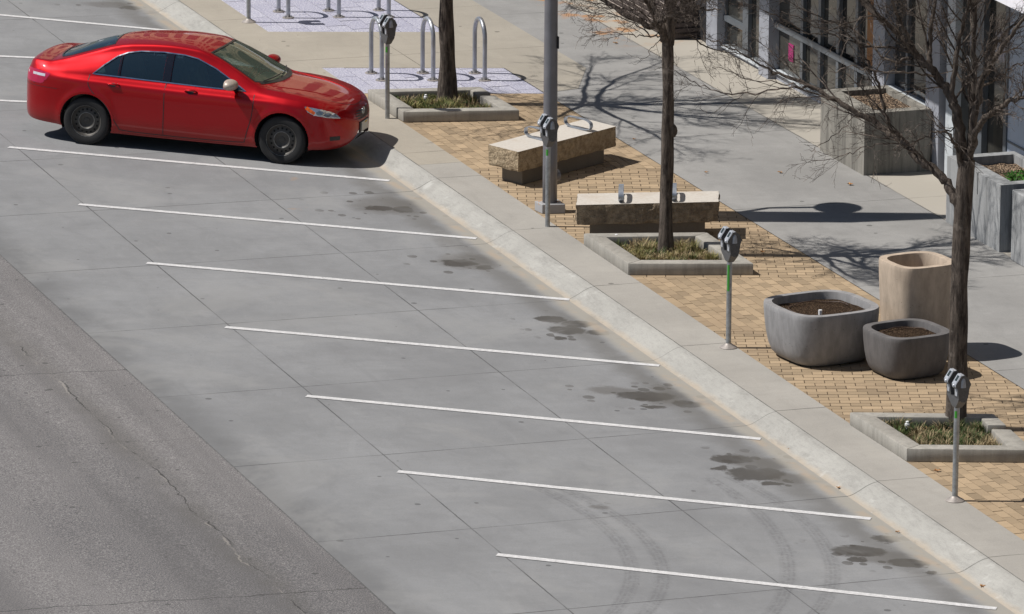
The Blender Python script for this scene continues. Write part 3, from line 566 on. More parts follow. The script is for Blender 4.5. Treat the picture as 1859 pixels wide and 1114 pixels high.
tr.limb(vps(T2, [(1190, 30, 0), (1150, 18, .1), (1110, 12, .2), (1060, 0, .2), (1020, -4, .2)]), .011, .003, (9, 12), 2, droop=.3)
tr.limb(vps(T2, [(1203, 62, 0), (1170, 66, -.2), (1135, 62, -.3), (1100, 60, -.3), (1075, 58, -.3)]), .009, .003, (7, 9), 2, droop=.1)
tr.limb(vps(T2, [(1206, 64, 0), (1185, 85, -.2), (1175, 105, -.3), (1160, 112, -.3)]), .007, .002, (4, 6), 3, droop=.3)
tr.limb(vps(T2, [(1216, 60, 0), (1250, 66, .2), (1285, 85, .3), (1330, 95, .4), (1370, 105, .4)]), .013, .003, (8, 10), 2, droop=.2)
tr.limb(vps(T2, [(1214, 210, 0), (1224, 180, 0), (1240, 162, .1)]), .006, .002, (2, 3), 3)
bmk = NB(); bmesh.ops.create_icosphere(bmk, subdivisions=2, radius=.075, matrix=Matrix.Translation(VP(1221, 237, T2, -.02)) @ Matrix.Diagonal((.8, .8, 1.15, 1)))
for v in bmk.verts: tr_v = v
me_ = bpy.data.meshes.new('k'); bmk.to_mesh(me_); tr.big.from_mesh(me_); bmk.free()
crown(tr, VP(1219, -20, T2), 5, 2.3, .036, .8, (7, 9), .6, 1.2); crown(tr, VP(1182, 0, T2), 3, 2.0, .034, .7, (7, 9), 2.6, 1.2)
tr.done(T2, 'bare tree with a knotted trunk forking in front of the brown stone bench', tp, [.120, .092, .075, .078, .070, .068, .066])
# large tree on the right
tr = Tree(9); tr.dens = .95; tp = vps(T3, [(1735, 790, 0), (1735, 760, 0), (1739, 640, 0), (1742, 540, 0), (1746, 440, 0), (1749, 370, 0), (1753, 320, 0), (1756, 290, 0)])
L3 = lambda seq, r0, r1, kids=(9, 12), lvl=1, **k: tr.limb(vps(T3, seq), r0, r1, kids, lvl, **k)
L3([(1747, 392, 0), (1738, 366, .0), (1722, 338, .1), (1700, 311, .2), (1668, 287, .35), (1636, 256, .5), (1600, 230, .65), (1560, 206, .8), (1520, 184, .9), (1480, 160, 1.0), (1440, 142, 1.1), (1400, 128, 1.2)], .058, .014, (11, 14), droop=.25, klen=.8)
L3([(1400, 128, 1.2), (1360, 104, 1.2), (1320, 84, 1.3), (1280, 70, 1.3)], .012, .004, (7, 9), 2)
L3([(1480, 160, 1.0), (1430, 157, .9), (1370, 170, .9), (1310, 168, .8), (1260, 150, .8), (1225, 125, .8)], .012, .003, (9, 12), 2, droop=.1)
L3([(1520, 184, .9), (1470, 165, .7), (1420, 150, .6), (1360, 144, .5), (1300, 122, .5)], .010, .003, (8, 10), 2, droop=.15)
L3([(1636, 256, .5), (1610, 215, .4), (1598, 170, .4), (1585, 130, .3), (1560, 85, .3), (1530, 45, .2)], .024, .006, (9, 12), 2)
L3([(1668, 287, .35), (1632, 262, .2), (1590, 262, .1), (1550, 275, .1), (1505, 290, .1), (1468, 290, .1)], .010, .003, (8, 10), 2, droop=.35)
L3([(1560, 206, .8), (1530, 235, .7), (1490, 262, .6), (1470, 275, .6)], .007, .003, (6, 8), 3, droop=.3)
L3([(1753, 322, 0), (1746, 268, 0), (1738, 215, 0), (1728, 178, .05), (1710, 150, .1), (1688, 122, .1), (1664, 98, .1), (1640, 72, .1), (1610, 42, .2), (1575, 12, .3), (1535, -20, .4)], .066, .016, (10, 13))
L3([(1728, 172, .05), (1733, 120, 0), (1741, 70, 0), (1752, 25, -.1), (1762, -20, -.1), (1775, -110, -.2)], .032, .008, (9, 11))
L3([(1688, 122, .1), (1686, 80, .2), (1694, 30, .2), (1700, -30, .3), (1712, -120, .3)], .034, .009, (9, 11))
L3([(1664, 98, .1), (1640, 50, .0), (1622, 10, -.1), (1600, -50, -.2)], .026, .008, (8, 10))
L3([(1664, 98, .1), (1630, 88, .3), (1580, 84, .5), (1530, 72, .6), (1470, 40, .7), (1420, 20, .7)], .018, .004, (10, 13), 2)
L3([(1700, 138, .1), (1650, 132, -.2), (1600, 128, -.3), (1540, 122, -.4), (1490, 138, -.4)], .012, .003, (9, 12), 2)
L3([(1758, 300, 0), (1764, 235, .05), (1767, 175, .1), (1768, 110, .1), (1770, 45, .1), (1772, -20, .1), (1775, -120, .2)], .044, .014, (9, 12))
L3([(1757, 295, 0), (1766, 235, -.1), (1774, 180, -.15), (1786, 140, -.2), (1802, 112, -.25), (1824, 80, -.3), (1848, 48, -.4), (1872, 15, -.5)], .050, .015, (9, 12))
L3([(1786, 140, -.2), (1800, 96, -.1), (1818, 68, .0), (1840, 46, .1), (1864, 28, .1)], .028, .008, (8, 10))
L3([(1761, 285, 0), (1772, 240, -.3), (1790, 214, -.5), (1815, 196, -.7), (1838, 182, -.9), (1866, 172, -1.1), (1900, 160, -1.3)], .042, .014, (9, 12))
L3([(1780, 160, -.15), (1810, 140, .1), (1840, 120, .2), (1870, 105, .3)], .016, .005, (7, 9), 2)
L3([(1751, 312, 0), (1741, 282, -.1), (1732, 262, -.2), (1722, 244, -.3), (1700, 238, -.3), (1676, 250, -.3), (1650, 262, -.3), (1622, 270, -.3)], .020, .004, (10, 12), 2, droop=.3)
L3([(1760, 290, 0), (1745, 235, .3), (1720, 236, .4), (1700, 225, .5), (1680, 200, .6)], .012, .004, (7, 9), 2)
L3([(1655, 105, .1), (1610, 110, .3), (1560, 60, .5), (1500, 35, .6), (1440, 5, .7), (1400, -20, .8)], .016, .004, (10, 13), 2)
L3([(1640, 72, .1), (1590, 30, .0), (1545, 40, -.2), (1480, 60, -.3), (1410, 30, -.4), (1350, 5, -.4)], .014, .003, (10, 13), 2)
L3([(1610, 42, .2), (1560, -5, .4), (1500, -30, .5), (1430, -60, .6), (1380, -100, .7)], .018, .005, (9, 12), 2)
L3([(1766, 200, .1), (1740, 140, .3), (1715, 90, .4), (1700, 40, .5), (1680, -20, .6)], .018, .005, (9, 12), 2)
for az_, kk in ((0, 1), (1.1, 1), (2.2, 1), (3.3, 1), (4.3, 1), (5.3, 1)): pass
crown(tr, VP(1768, -40, T3, .1), 5, 2.0, .028, 1.1, (7, 9), 2.0)
tr.done(T3, 'large bare tree with wide low limbs rising from the nearest planter', tp, [.150, .112, .094, .096, .090, .095, .090, .08])

# ---------------------------------------------------------------- lamp post
lp = G(998, 372); t = empty('lamp_post', lp, 0, 'thick grey lamp post on a rust stained concrete foot behind a parking meter', 'lamp post')
foot = [G(970.5, 365, KZ+.115), G(984.3, 371.5, KZ+.115), G(1026.5, 370.5, KZ+.115), G(1011, 360.5, KZ+.115)]
bm = NB(); prism(bm, [(p.x-lp.x, p.y-lp.y) for p in foot], 0, .118, .008); obj('foot_block', bm, M['foot'], t)
fc = sum((p for p in foot), Vector())/4-lp; fc.z = 0
bm = NB(); PH = 6.4; tube(bm, [fc+Vector((0, 0, .118+i*(PH-.118)/12)) for i in range(13)], [.091-.024*i/12 for i in range(13)], 28); obj('pole', bm, M['pole'], t, smooth=True)
bm = NB(); tube(bm, [fc+Vector((.07, .03, .42)), fc+Vector((.125, .05, .42))], .055, 14); 
for v in bm.verts: v.co.z = .36+(v.co.z-.36)*1.3
obj('hand_hole_cover', bm, M['pole'], t, smooth=40)
bm = NB(); box(bm, .062, .080, -.08, -.03, 2.05, 2.20, .003, at=fc); obj('bracket', bm, M['darkdoor'], t)
bm = NB(); tube(bm, [fc+Vector((0, 0, 3.15)), fc+Vector((.45, .13, 3.16)), fc+Vector((.95, .02, 3.3))], [.045, .04, .04], 10); arm = obj('arm', bm, M['pole'], t, smooth=True)
bm = NB(); lathe(bm, [(.05, -.03), (.27, -.03), (.30, .0), (.28, .04), (.12, .12), (.05, .14)], 28, at=fc+Vector((1.17, -.08, 3.3))); obj('lamp_shade', bm, M['pole'], t, smooth=40)

bm = NB(); sd = Vector((math.cos(R(-19.3-90)), math.sin(R(-19.3-90)), 0)); bn = sd.cross(Vector((0, 0, 1)))*.012; c0 = fc+sd*.02
for (za, zb_, wa, wb) in ((2.75, 5.0, .46, .46), (5.0, 6.75, .46, .20)):
    vs = [c0+sd*o_+Vector((0, 0, z_))+bn*q for q in (-1, 1) for o_, z_ in ((0, za), (wa, za), (wb, zb_), (0, zb_))]; v = [bm.verts.new(p) for p in vs]
    for q in ((0, 1, 2, 3), (7, 6, 5, 4), (0, 4, 5, 1), (1, 5, 6, 2), (2, 6, 7, 3), (3, 7, 4, 0)): bm.faces.new([v[i] for i in q])
obj('shadow_panel', bm, M['pole'], t)  # panel added out of view to cast the wide shadow band

# ---------------------------------------------------------------- stone benches
def rough_slab(q, z0, z1, seed, amp):
    bm = NB(); A_, B_, C_, D_ = [Vector((p.x, p.y)) for p in q]; per = []
    def sub(a_, b_): n_ = max(4, int((b_-a_).length/.035)); return [a_.lerp(b_, i/n_) for i in range(n_)]
    per = sub(A_, B_)+sub(B_, C_)+sub(C_, D_)+sub(D_, A_); cc = (A_+B_+C_+D_)/4; NZ = 9; rings = []
    for k in range(NZ+1):
        z_ = z0+(z1-z0)*k/NZ; ring = []
        for p in per:
            nn = (p-cc).normalized(); a_ = amp*(.25 if k in (NZ,) else 1.0)
            d = mnoise.noise(Vector((p.x*7+seed, p.y*7, z_*9)))*a_+mnoise.noise(Vector((p.x*22+seed, p.y*22, z_*24)))*a_*.55-(.012 if k == 0 else 0)
            ring.append(bm.verts.new((p.x+nn.x*d, p.y+nn.y*d, z_+(mnoise.noise(Vector((p.x*9, p.y*9, seed)))*.012 if k == 0 else 0))))
        rings.append(ring)
    n_ = len(per)
    for k in range(NZ):
        for i in range(n_): bm.faces.new([rings[k][i], rings[k][(i+1) % n_], rings[k+1][(i+1) % n_], rings[k+1][i]])
    f = bm.faces.new(rings[-1]); f.material_index = 1; bm.faces.new(rings[0][::-1]); bmesh.ops.recalc_face_normals(bm, faces=bm.faces); return bm
def make_bench(q, arms, label, mat, seed, amp, zt=.46, th=.26):
    c_ = sum(q, Vector())/4; loc = Vector((c_.x, c_.y, KZ)); t = empty('stone_bench', loc, 0, label, 'bench', 'stone block benches on the brick paving'); ql = [p-loc for p in q]
    obj('seat_slab', rough_slab(ql, zt-th, zt, seed, amp), [mat, M['stonetop']], t)
    c0 = sum(ql, Vector())/4; ln = (ql[3]-ql[0]).normalized(); dp = (ql[1]-ql[0]).normalized()
    bm = NB(); pl = [p+(ln*.16 if i in (0, 1) else -ln*.16)+(dp*.10 if i in (0, 3) else -dp*.07) for i, p in enumerate(ql)]; prism(bm, [(p.x, p.y) for p in pl], 0, zt-th+.02, .006); obj('plinth', bm, M['plinth'], t)
    dpl = (ql[1]-ql[0]).length
    for f in arms:
        a_ = ql[0].lerp(ql[3], f); b_ = ql[1].lerp(ql[2], f); p0 = a_.lerp(b_, .08); p1 = a_.lerp(b_, .96); ctr = (p0+p1)/2; half = (p1-p0).length/2; u = (p1-p0).normalized(); hh = .145; pts = []
        for k in range(40):
            an = 2*math.pi*k/40; cx_, sz = math.cos(an), math.sin(an); X_ = half*math.copysign(abs(cx_)**.62, cx_); Z_ = hh/2*math.copysign(abs(sz)**.75, sz)+hh/2; pts.append(ctr+u*X_+Vector((0, 0, zt-ctr.z+Z_+.004)))
        bm = NB(); w_ = ln*.030; n_ = len(pts); cen = ctr+Vector((0, 0, zt-ctr.z+hh/2)); v0 = []
        for p in pts:
            inn = (cen-p).normalized()*.012; v0.append([bm.verts.new(p-w_), bm.verts.new(p+w_), bm.verts.new(p+w_+inn), bm.verts.new(p-w_+inn)])
        for k in range(n_):
            for j in range(4): bm.faces.new([v0[k][j], v0[k][(j+1) % 4], v0[(k+1) % n_][(j+1) % 4], v0[(k+1) % n_][j]])
        bmesh.ops.recalc_face_normals(bm, faces=bm.faces); obj('armrest', bm, M['alu'], t, smooth=40)
ZB = KZ+.46
# corners ordered: back left, front left, front right, back right
make_bench([G(*f4(82, 338), ZB), G(*f4(243, 378), ZB), G(*f4(777, 238), ZB), G(*f4(612, 197), ZB)], (.35, .76), 'angled sandstone bench with smooth pale top behind the lamp post', M['stone'], 3.0, .016)
make_bench([G(*f4(568, 606), ZB), G(*f4(562, 668), ZB), G(*f4(1338, 650), ZB), G(*f4(1338, 591), ZB)], (.31, .685), 'brown rough faced stone bench behind the planter with the knotted tree', M['stone2'], 8.0, .026, th=.25)

# ---------------------------------------------------------------- big pots
def make_pot(c_, a_, h, rot, mat, label, soil, prof, hose=False):
    t = empty('round_square_pot', (c_.x, c_.y, KZ), R(rot), label, 'planter pot', 'cast stone pots grouped by the tree'); n_ = 72; e = 2/3.5
    def se(r_, k): th = 2*math.pi*k/n_; cx_, sy = math.cos(th), math.sin(th); return (r_*math.copysign(abs(cx_)**e, cx_), r_*math.copysign(abs(sy)**e, sy))
    bm = NB(); thk = .085/a_; pr = [(r_*a_, z_*h) for r_, z_ in prof]+[((1-.10*thk)*a_, h), ((1-thk*.95)*a_, h), ((1-thk)*a_, h-.012), ((1-thk*1.08)*a_, h-.12), ((1-thk*1.6)*a_, h*.35), ((1-thk*2.0)*a_, .08)]
    rings = [[bm.verts.new((*se(r_, k), z_)) for k in range(n_)] for r_, z_ in pr]
    for i in range(len(rings)-1):
        for k in range(n_): bm.faces.new([rings[i][k], rings[i][(k+1) % n_], rings[i+1][(k+1) % n_], rings[i+1][k]])
    bm.faces.new(rings[0][::-1]); bm.faces.new(rings[-1]); obj('shell', bm, mat, t, smooth=50)
    if soil:
        sz = h-soil; bm = NB(); rr = [0.001, .2, .4, .6, .8, 1.0]; rg = [[bm.verts.new((*se(a_*(1-thk*1.12)*q_, k), sz+.014*mnoise.noise(Vector((*se(a_*q_*6, k), 3))))) for k in range(n_)] for q_ in rr]
        for i in range(len(rg)-1):
            for k in range(n_): bm.faces.new([rg[i][k], rg[i][(k+1) % n_], rg[i+1][(k+1) % n_], rg[i+1][k]])
        bmesh.ops.recalc_face_normals(bm, faces=bm.faces)
        sl_ = obj('soil', bm, M['soil'], t, smooth=True)
        bm = NB(); rq = .62*a_
        pts = [Vector((rq*(1+.05*math.sin(3*th))*math.cos(th), rq*math.sin(th)*(1+.06*math.cos(2*th)), sz+.022+.008*math.sin(5*th))) for th in [2*math.pi*i/48 for i in range(45)]]; tube(bm, pts, .006, 6); obj('drip_hose', bm, M['hose'], sl_, smooth=True)
    return t
P1 = sum((G(x/3.481+1350, y/3.481+400, KZ+.62) for x, y in ((147, 495), (380, 612), (838, 548), (600, 438))), Vector())/4
P2 = sum((G(x/3.481+1350, y/3.481+400, KZ+.5) for x, y in ((762, 668), (965, 755), (1298, 695), (1095, 620))), Vector())/4
P3 = sum((G(x/3.481+1350, y/3.481+400, KZ+1.06) for x, y in ((860, 225), (1020, 305), (1330, 268), (1180, 196))), Vector())/4
low = [(.63, 0), (.71, .012), (.785, .045), (.855, .12), (.912, .26), (.958, .48), (.986, .72), (1.0, .90), (1.0, .975), (.99, 1.0)]
make_pot(P1, .568, .62, 9, M['pot_grey'], 'widest grey cast pot holding dark mulch and a coiled drip hose', .085, low, True)
make_pot(P2, .425, .50, 9, M['pot_dark'], 'small charcoal cast pot in front of the tan one', .07, low, True)
make_pot(P3, .379, 1.06, 8, M['pot_tan'], 'tall tan cast pot standing empty behind the two grey ones', 0, [(.80, 0), (.85, .008), (.875, .05), (.90, .2), (.94, .45), (.975, .7), (.995, .88), (1, .95), (1, .98), (.99, 1)])
bm = NB(); tube(bm, [(0, 0, 0), (0, 0, .055)], .022, 10); tag(obj('pipe_stub', bm, M['white'], loc=G(1489, 571, KZ+.545)), 'short white pipe stub standing in the mulch of the grey pot', 'pipe')

# ---------------------------------------------------------------- planters against the building
def quad_box(name, x0, x1, y0, y1, h, th, mat, label, notches, fill, fillz):
    t = empty(name, ((x0+x1)/2, (y0+y1)/2, KZ), 0, label, 'planter'); ox, oy = (x0+x1)/2, (y0+y1)/2; x0 -= ox; x1 -= ox; y0 -= oy; y1 -= oy
    def wl(a_, b_, c_, d_, notch=()):
        bm = NB(); ys_ = [c_]+[v for q in notch for v in (q-oy-.012, q-oy+.012)]+[d_]
        for i in range(len(ys_)-1):
            if i % 2 == 0: box(bm, a_, b_, ys_[i], ys_[i+1], 0, h)
            else: box(bm, a_+.035, b_, ys_[i]+.0005, ys_[i+1]-.0005, 0, h-.002); box(bm, a_, a_+.034, ys_[i]+.0005, ys_[i+1]-.0005, 0, h-.27)
        obj('wall', bm, mat, t)
    wl(x0, x0+th, y0, y1, notches); wl(x0+th, x1, y0, y0+th*.8); wl(x0+th, x1, y1-th*.8, y1); wl(x1-.08, x1, y0+th*.8, y1-th*.8)
    bm = NB(); nx = 18; vs = {}
    for i in range(nx+1):
        for j in range(nx+1): X_ = x0+th+(x1-.08-x0-th)*i/nx; Y_ = y0+th*.8+(y1-y0-th*1.6)*j/nx; vs[i, j] = bm.verts.new((X_, Y_, fillz+.02*mnoise.noise(Vector((X_*8, Y_*8, 1)))))
    for i in range(nx):
        for j in range(nx): bm.faces.new([vs[i, j], vs[i+1, j], vs[i+1, j+1], vs[i, j+1]])
    obj('fill', bm, fill, t, smooth=True); return t
BX = 5.17; BACK = 6.08
pl1 = G(1567, 318.5); yl1 = G(1491, 273).y
quad_box('concrete_planter', BX, BACK-.004, pl1.y, yl1, .80, .21, M['wall'], 'tall square concrete planter with streaked sides and brown gravel beside the building', (pl1.y+(yl1-pl1.y)*.30, pl1.y+(yl1-pl1.y)*.62), M['gravel'], .73)
pa, pb = G(1720.7, 402).y, G(1823.8, 457).y
quad_box('concrete_planter', BX+.02, BACK-.004, pb, pa, .825, .20, M['wallblue'], 'pale washed concrete planter with green plants behind the large tree', (pb+(pa-pb)*.42,), M['gravel'], .72)
bm = NB(); pc = G(1838, 471).y; box(bm, BX+.0, BACK-.02, pc-5.0, pc, 0, .86, .012); o = obj('concrete_wall_block', bm, M['wallblue'], loc=(0, 0, KZ)); tag(o, 'pale concrete wall block at the right edge beyond the louvred vent', 'wall')
bm = NB(); box(bm, BX+.16, BX+.20, pc+.02, pb-.02, .02, .74); o = obj('louvre_vent', bm, M['vent'], loc=(0, 0, KZ)); tag(o, 'blue grey mesh vent set between two concrete walls', 'vent')
# green plants
bm = NB(); lay = bm.loops.layers.float_color.new('tone'); r2 = random.Random(4); pc0 = Vector((BX+.62, pb+.42, KZ+.74))
for k in range(900):
    az = r2.uniform(0, 6.28); rr = .30*math.sqrt(r2.random()); p = pc0+Vector((rr*math.cos(az), rr*1.6*math.sin(az), r2.uniform(0, .11)*(1-rr/.36))); kk = r2.uniform(.55, 1.5)
    d = Vector((r2.gauss(0, 1), r2.gauss(0, 1), r2.uniform(.1, 1))).normalized(); s_ = d.cross(Vector((0, 0, 1))).normalized()*.012; L_ = r2.uniform(.03, .06)
    f = face(bm, [p, p+d*L_*.5+s_, p+d*L_, p+d*L_*.5-s_]); 
    for l in f.loops: l[lay] = (.055*kk, .17*kk, .025*kk, 1)
tag(obj('low_shrub', bm, M['shrub']), 'bright green low shrub growing in the pale concrete planter', 'plant')
# dark slatted planter box far along the building
ds0, ds1 = G(1276, 68).y, 18.0
t = empty('slatted_planter_box', (5.85, (ds0+ds1)/2, KZ), 0, 'dark planter box with horizontal slats beside the far column', 'planter'); bm = NB(); hl = (ds1-ds0)/2
box(bm, -.10, .36, -hl, hl, 0, .46); obj('box', bm, M['slat'], t)
for k in range(6):
    bm = NB(); box(bm, -.125, -.101, -hl-.01, hl, .02+k*.078, .075+k*.078); box(bm, -.10, .355, -hl-.025, -hl-.001, .02+k*.078, .075+k*.078); s_ = obj('slat', bm, M['slat'], t)
    bm = NB(); box(bm, -.126, -.102, -hl, hl, .0755+k*.078, .079+k*.078); obj('highlight_edge', bm, M['slatedge'], s_)  # highlights on the slats painted as pale strips along their top edges

# ---------------------------------------------------------------- building
BY0, BY1 = -30.0, 60.0; t = empty('shop_building', (6.3, 8, KZ), 0, 'long shopfront building with pale columns and dark windows behind the walkway', 'building')
def bp(name, mat, boxes, parent=t, bev=0):
    bm = NB()
    for (x0, x1, y0, y1, z0, z1) in boxes: box(bm, x0-6.3, x1-6.3, y0-8, y1-8, z0-KZ, z1-KZ, bev)
    return obj(name, bm, mat, parent)
colY = [(G(1295.8, 92.3).y, .42), (G(1401, 143.3).y, .38)]
yc = [pl1.y+.02-.0]
cA, cB = colY[0][0], colY[1][0]; cD = XP(1605, 130, 6.1).y; cC = XP(1703, 250, 6.1).y
FX = 6.10; GX = FX+.15
cols = [(cA, .42), (cB, .36), (cD, .40), (cC, .44)]
yy = cA+2.2
while yy < 50: yy += 2.06; cols.append((yy, .42))
yy = cC-8.4
while yy > BY0: cols.append((yy, .42)); yy -= 4.1
for y_, w_ in cols: bp('column', M['column'], [(FX, GX+.25, y_, y_+w_, KZ, 4.6)])
# main body behind the glass and the storeys above
bp('inner_wall', M['darkdoor'], [(GX+.10, 14, BY0, BY1, KZ, 4.5)])
def pane(y0, y1, z0, z1): bp('window', M['glass'], [(GX, GX+.02, y0, y1, z0, z1)])
def fr(y0, y1, z0, z1, x0=GX-.035, x1=GX-.002, mat='frame', name='window_frame'): bp(name, M[mat], [(x0, x1, y0, y1, z0, z1)])
# bay between far column and next
sA = XP(1318, 80, GX).z; tz = XP(1330, 36, GX).z; my = XP(1361, 60, GX).y; sB = XP(1424, 132, GX).z
pane(cB+.36, cA, sA, 3.0); bp('base_wall', M['column'], [(GX-.04, GX+.05, cB+.36, cA, KZ, sA-.02)]); fr(cB+.36, cA, sA-.02, sA+.012, GX-.09, GX+.03, 'sillm', 'sill'); fr(my-.09, my+.12, sA+.012, 3.0, GX-.06); fr(my+.12, cA, tz-.035, tz+.035, GX-.06)
fr(cA-.03, cA-.002, sA, 3)
# bay of five narrow windows
pane(cD+.40, cB, sB, 3.0); bp('base_wall', M['column'], [(GX-.04, GX+.05, cD+.40, cB, KZ, sB-.02)]); fr(cD+.40, cB, sB-.02, sB+.012, GX-.09, GX+.03, 'sillm', 'sill')
b1, b2 = XP(1425, 55, GX).z, XP(1580, 124, GX).z
for px_, py_ in ((1461, 100), (1493, 110), (1526, 120), (1560, 130)):
    yv = XP(px_, py_, GX).y; fr(yv-.055, yv+.035, sB+.012, 3.0, GX-.055)
bp('transom', M['frame'], [(GX-.075, GX-.056, cD+.40, cB, (b1+b2)/2-.04, (b1+b2)/2+.045)])
# doorway bay behind the square planter
sC = XP(1655, 172, GX).z; pane(cC+.44, cD, sC, 3.0); bp('base_wall', M['pwall'], [(GX-.10, GX+.05, cC+.44, cD, KZ, sC-.02)]); fr(cC+.44, cD, sC-.02, sC+.015, GX-.16, GX+.03, 'sillm', 'sill'); yv = XP(1652, 120, GX).y; fr(yv-.03, yv+.03, sC, 3, GX-.05)
# right part: dark glazing, pale posts, blue grey wall
yE, yF, yW = XP(1739, 200, GX).y, XP(1786, 250, GX).y, XP(1832, 260, GX).y
pane(yW, cC, KZ, 3.6); fr(yE-.10, yE+.16, KZ, 3.4, GX-.10, GX-.002, 'sillm', 'post'); fr(yF-.11, yF+.13, KZ, 3.4, GX-.08); fr(cC-.30, cC-.002, KZ, 3.4, GX-.03, GX-.003, 'darkdoor', 'door_panel')
fr(yW-.03, yW+.06, KZ, 3.4, GX-.06, GX-.002); bp('wall_panel', M['pwall'], [(GX-.04, GX+.09, -12, yW-.031, KZ, 3.6)]); bp('wall_rail', M['frame'], [(GX-.05, GX-.041, -12, yW-.04, .95, .975)])
# far part
pane(cA+.42, 40, .55, 3.0); bp('base_wall', M['slat'], [(GX-.03, GX+.05, cA+.42, 40, KZ, .54)])
yq = XP(1262, 40, GX).y; bp('wall_panel', M['darkdoor'], [(GX-.10, GX-.031, cA+.42, cA+1.0, KZ, 3)]); 
for k in range(9): bp('louvre', M['slatedge'], [(GX-.16, GX-.10, cA+1.05, cA+1.5, KZ+.62+k*.1, KZ+.635+k*.1)])
bp('sky_blue_window', simple('sky_reflection_blue', (.30, .42, .58), .2, 0, .05, 4), [(GX-.12, GX-.04, cA+1.6, 22, .62, 2.6)])  # window glass, its blue sky reflection painted into the base colour
# posters and marks on the glass
yo0, yo1 = XP(1590, 60, GX).y, XP(1577, 60, GX).y; fr(min(yo0, yo1), max(yo0, yo1), XP(1583, 118, GX).z, 2.9, GX-.02, GX-.001, 'orange', 'orange_panel')
ypk = XP(1437, 95, GX).y; fr(ypk-.09, ypk+.09, XP(1437, 111, GX).z, XP(1437, 80, GX).z, GX-.012, GX-.001, 'pink', 'pink_poster')
lg = XP(1758, 114, GX); bm = NB()
def arc(r_, a0, a1, th, cy=0, cz=0):
    pts = [(-r_*math.cos(R(a0+(a1-a0)*i/16)), r_*math.sin(R(a0+(a1-a0)*i/16))) for i in range(17)]
    for i in range(16):
        (y0, z0), (y1, z1) = pts[i], pts[i+1]; k0 = (r_-th)/r_; face(bm, [(GX-.006-6.3, cy+lg.y-8+y0, cz+lg.z-KZ+z0), (GX-.006-6.3, cy+lg.y-8+y1, cz+lg.z-KZ+z1), (GX-.006-6.3, cy+lg.y-8+y1*k0, cz+lg.z-KZ+z1*k0), (GX-.006-6.3, cy+lg.y-8+y0*k0, cz+lg.z-KZ+z0*k0)])
arc(.095, 20, 290, .022); arc(.045, -160, 90, .016, .01); obj('logo', bm, simple('white_vinyl', (.85, .87, .9), .5, 0, .02), t)
# canopy and storeys above
Cx = min((3.5+.01*k for k in range(240)), key=lambda q: abs(XP(1830, 11, q).z-(1.0+1.4476*(6.1-q)))); Cz = XP(1830, 11, Cx).z
bp('canopy', M['canopy'], [(Cx+.05, GX+.1, BY0, BY1, Cz, Cz+.20)]); bp('fascia', M['canopytop'], [(Cx, Cx+.049, BY0, BY1, Cz, Cz+.24)]); bp('canopy_roof', M['canopytop'], [(Cx+.05, GX+.1, BY0, BY1, Cz+.201, Cz+.24)])
bp('upper_wall', M['tanwall'], [(6.35, 14, BY0, BY1, 4.5, 20)])
up = []
for fz in range(4):
    for k in range(26):
        y_ = BY0+1.5+k*3.45; up.append((6.33, 6.36, y_, y_+2.0, 5.4+fz*3.7, 7.6+fz*3.7))
for u_ in up: bp('upper_window', M['glass'], [u_])

# ---------------------------------------------------------------- fallen leaves
def leaf(p, s_, az, label):
    bm = NB(); pts = []
    for k in range(10):
        an = 6.283*k/10; r_ = s_*(1 if k % 2 == 0 else .45)*rnd.uniform(.8, 1.15); pts.append((r_*math.cos(an), r_*.8*math.sin(an), .012+s_*.35*abs(math.sin(an*1.5))))
    c_ = bm.verts.new((0, 0, .008)); vs = [bm.verts.new(q) for q in pts]
    for k in range(10): bm.faces.new([c_, vs[k], vs[(k+1) % 10]])
    o = obj('fallen_leaf', bm, M['leaf'], loc=p); o.rotation_euler = (0, 0, az); tag(o, label, 'leaf', 'dry leaves lying on the ground')
for (x_, y_, z_, s_, lb) in ((1701, 856, KZ, .055, 'curled dry leaf on the bricks by the nearest parking meter'), (1522, 887, 0, .04, 'dry leaf beside the end of a parking stripe near the kerb'), (1723, 1009, 0, .055, 'largest dry leaf in the gutter at lower right'), (1702, 996, 0, .035, 'small dry leaf in the gutter above the larger one'), (1629, 967, 0, .035, 'yellowish dry leaf beside the lowest oil stain'), (1543, 336, KZ, .06, 'flat brown leaf on the walkway in front of the square concrete planter'), (1416, 314, KZ, .045, 'pale leaf on the walkway between bench and square planter'), (1117, 79, KZ, .05, 'brown leaf on the walkway left of the middle tree trunk'), (1384, 459, KZ, .055, 'dry leaf on the bricks right of the dry grass planter'), (1282, 314, KZ, .04, 'brown leaf on the walkway right of the middle trunk'), (1151, 254, KZ, .04, 'dark leaf at the corner of the angled bench'), (1434, 817, 0, .04, 'yellow leaf in the gutter near the large stain'), (1783, 1066, 0, .05, 'dark leaf at the gutter joint lowest in the picture'), (1797, 1024, .10, .035, 'leaf resting on the rolled kerb at lower right')):
    leaf(G(x_, y_, z_) if z_ else GR(x_, y_), s_*.9, rnd.uniform(0, 6), lb)
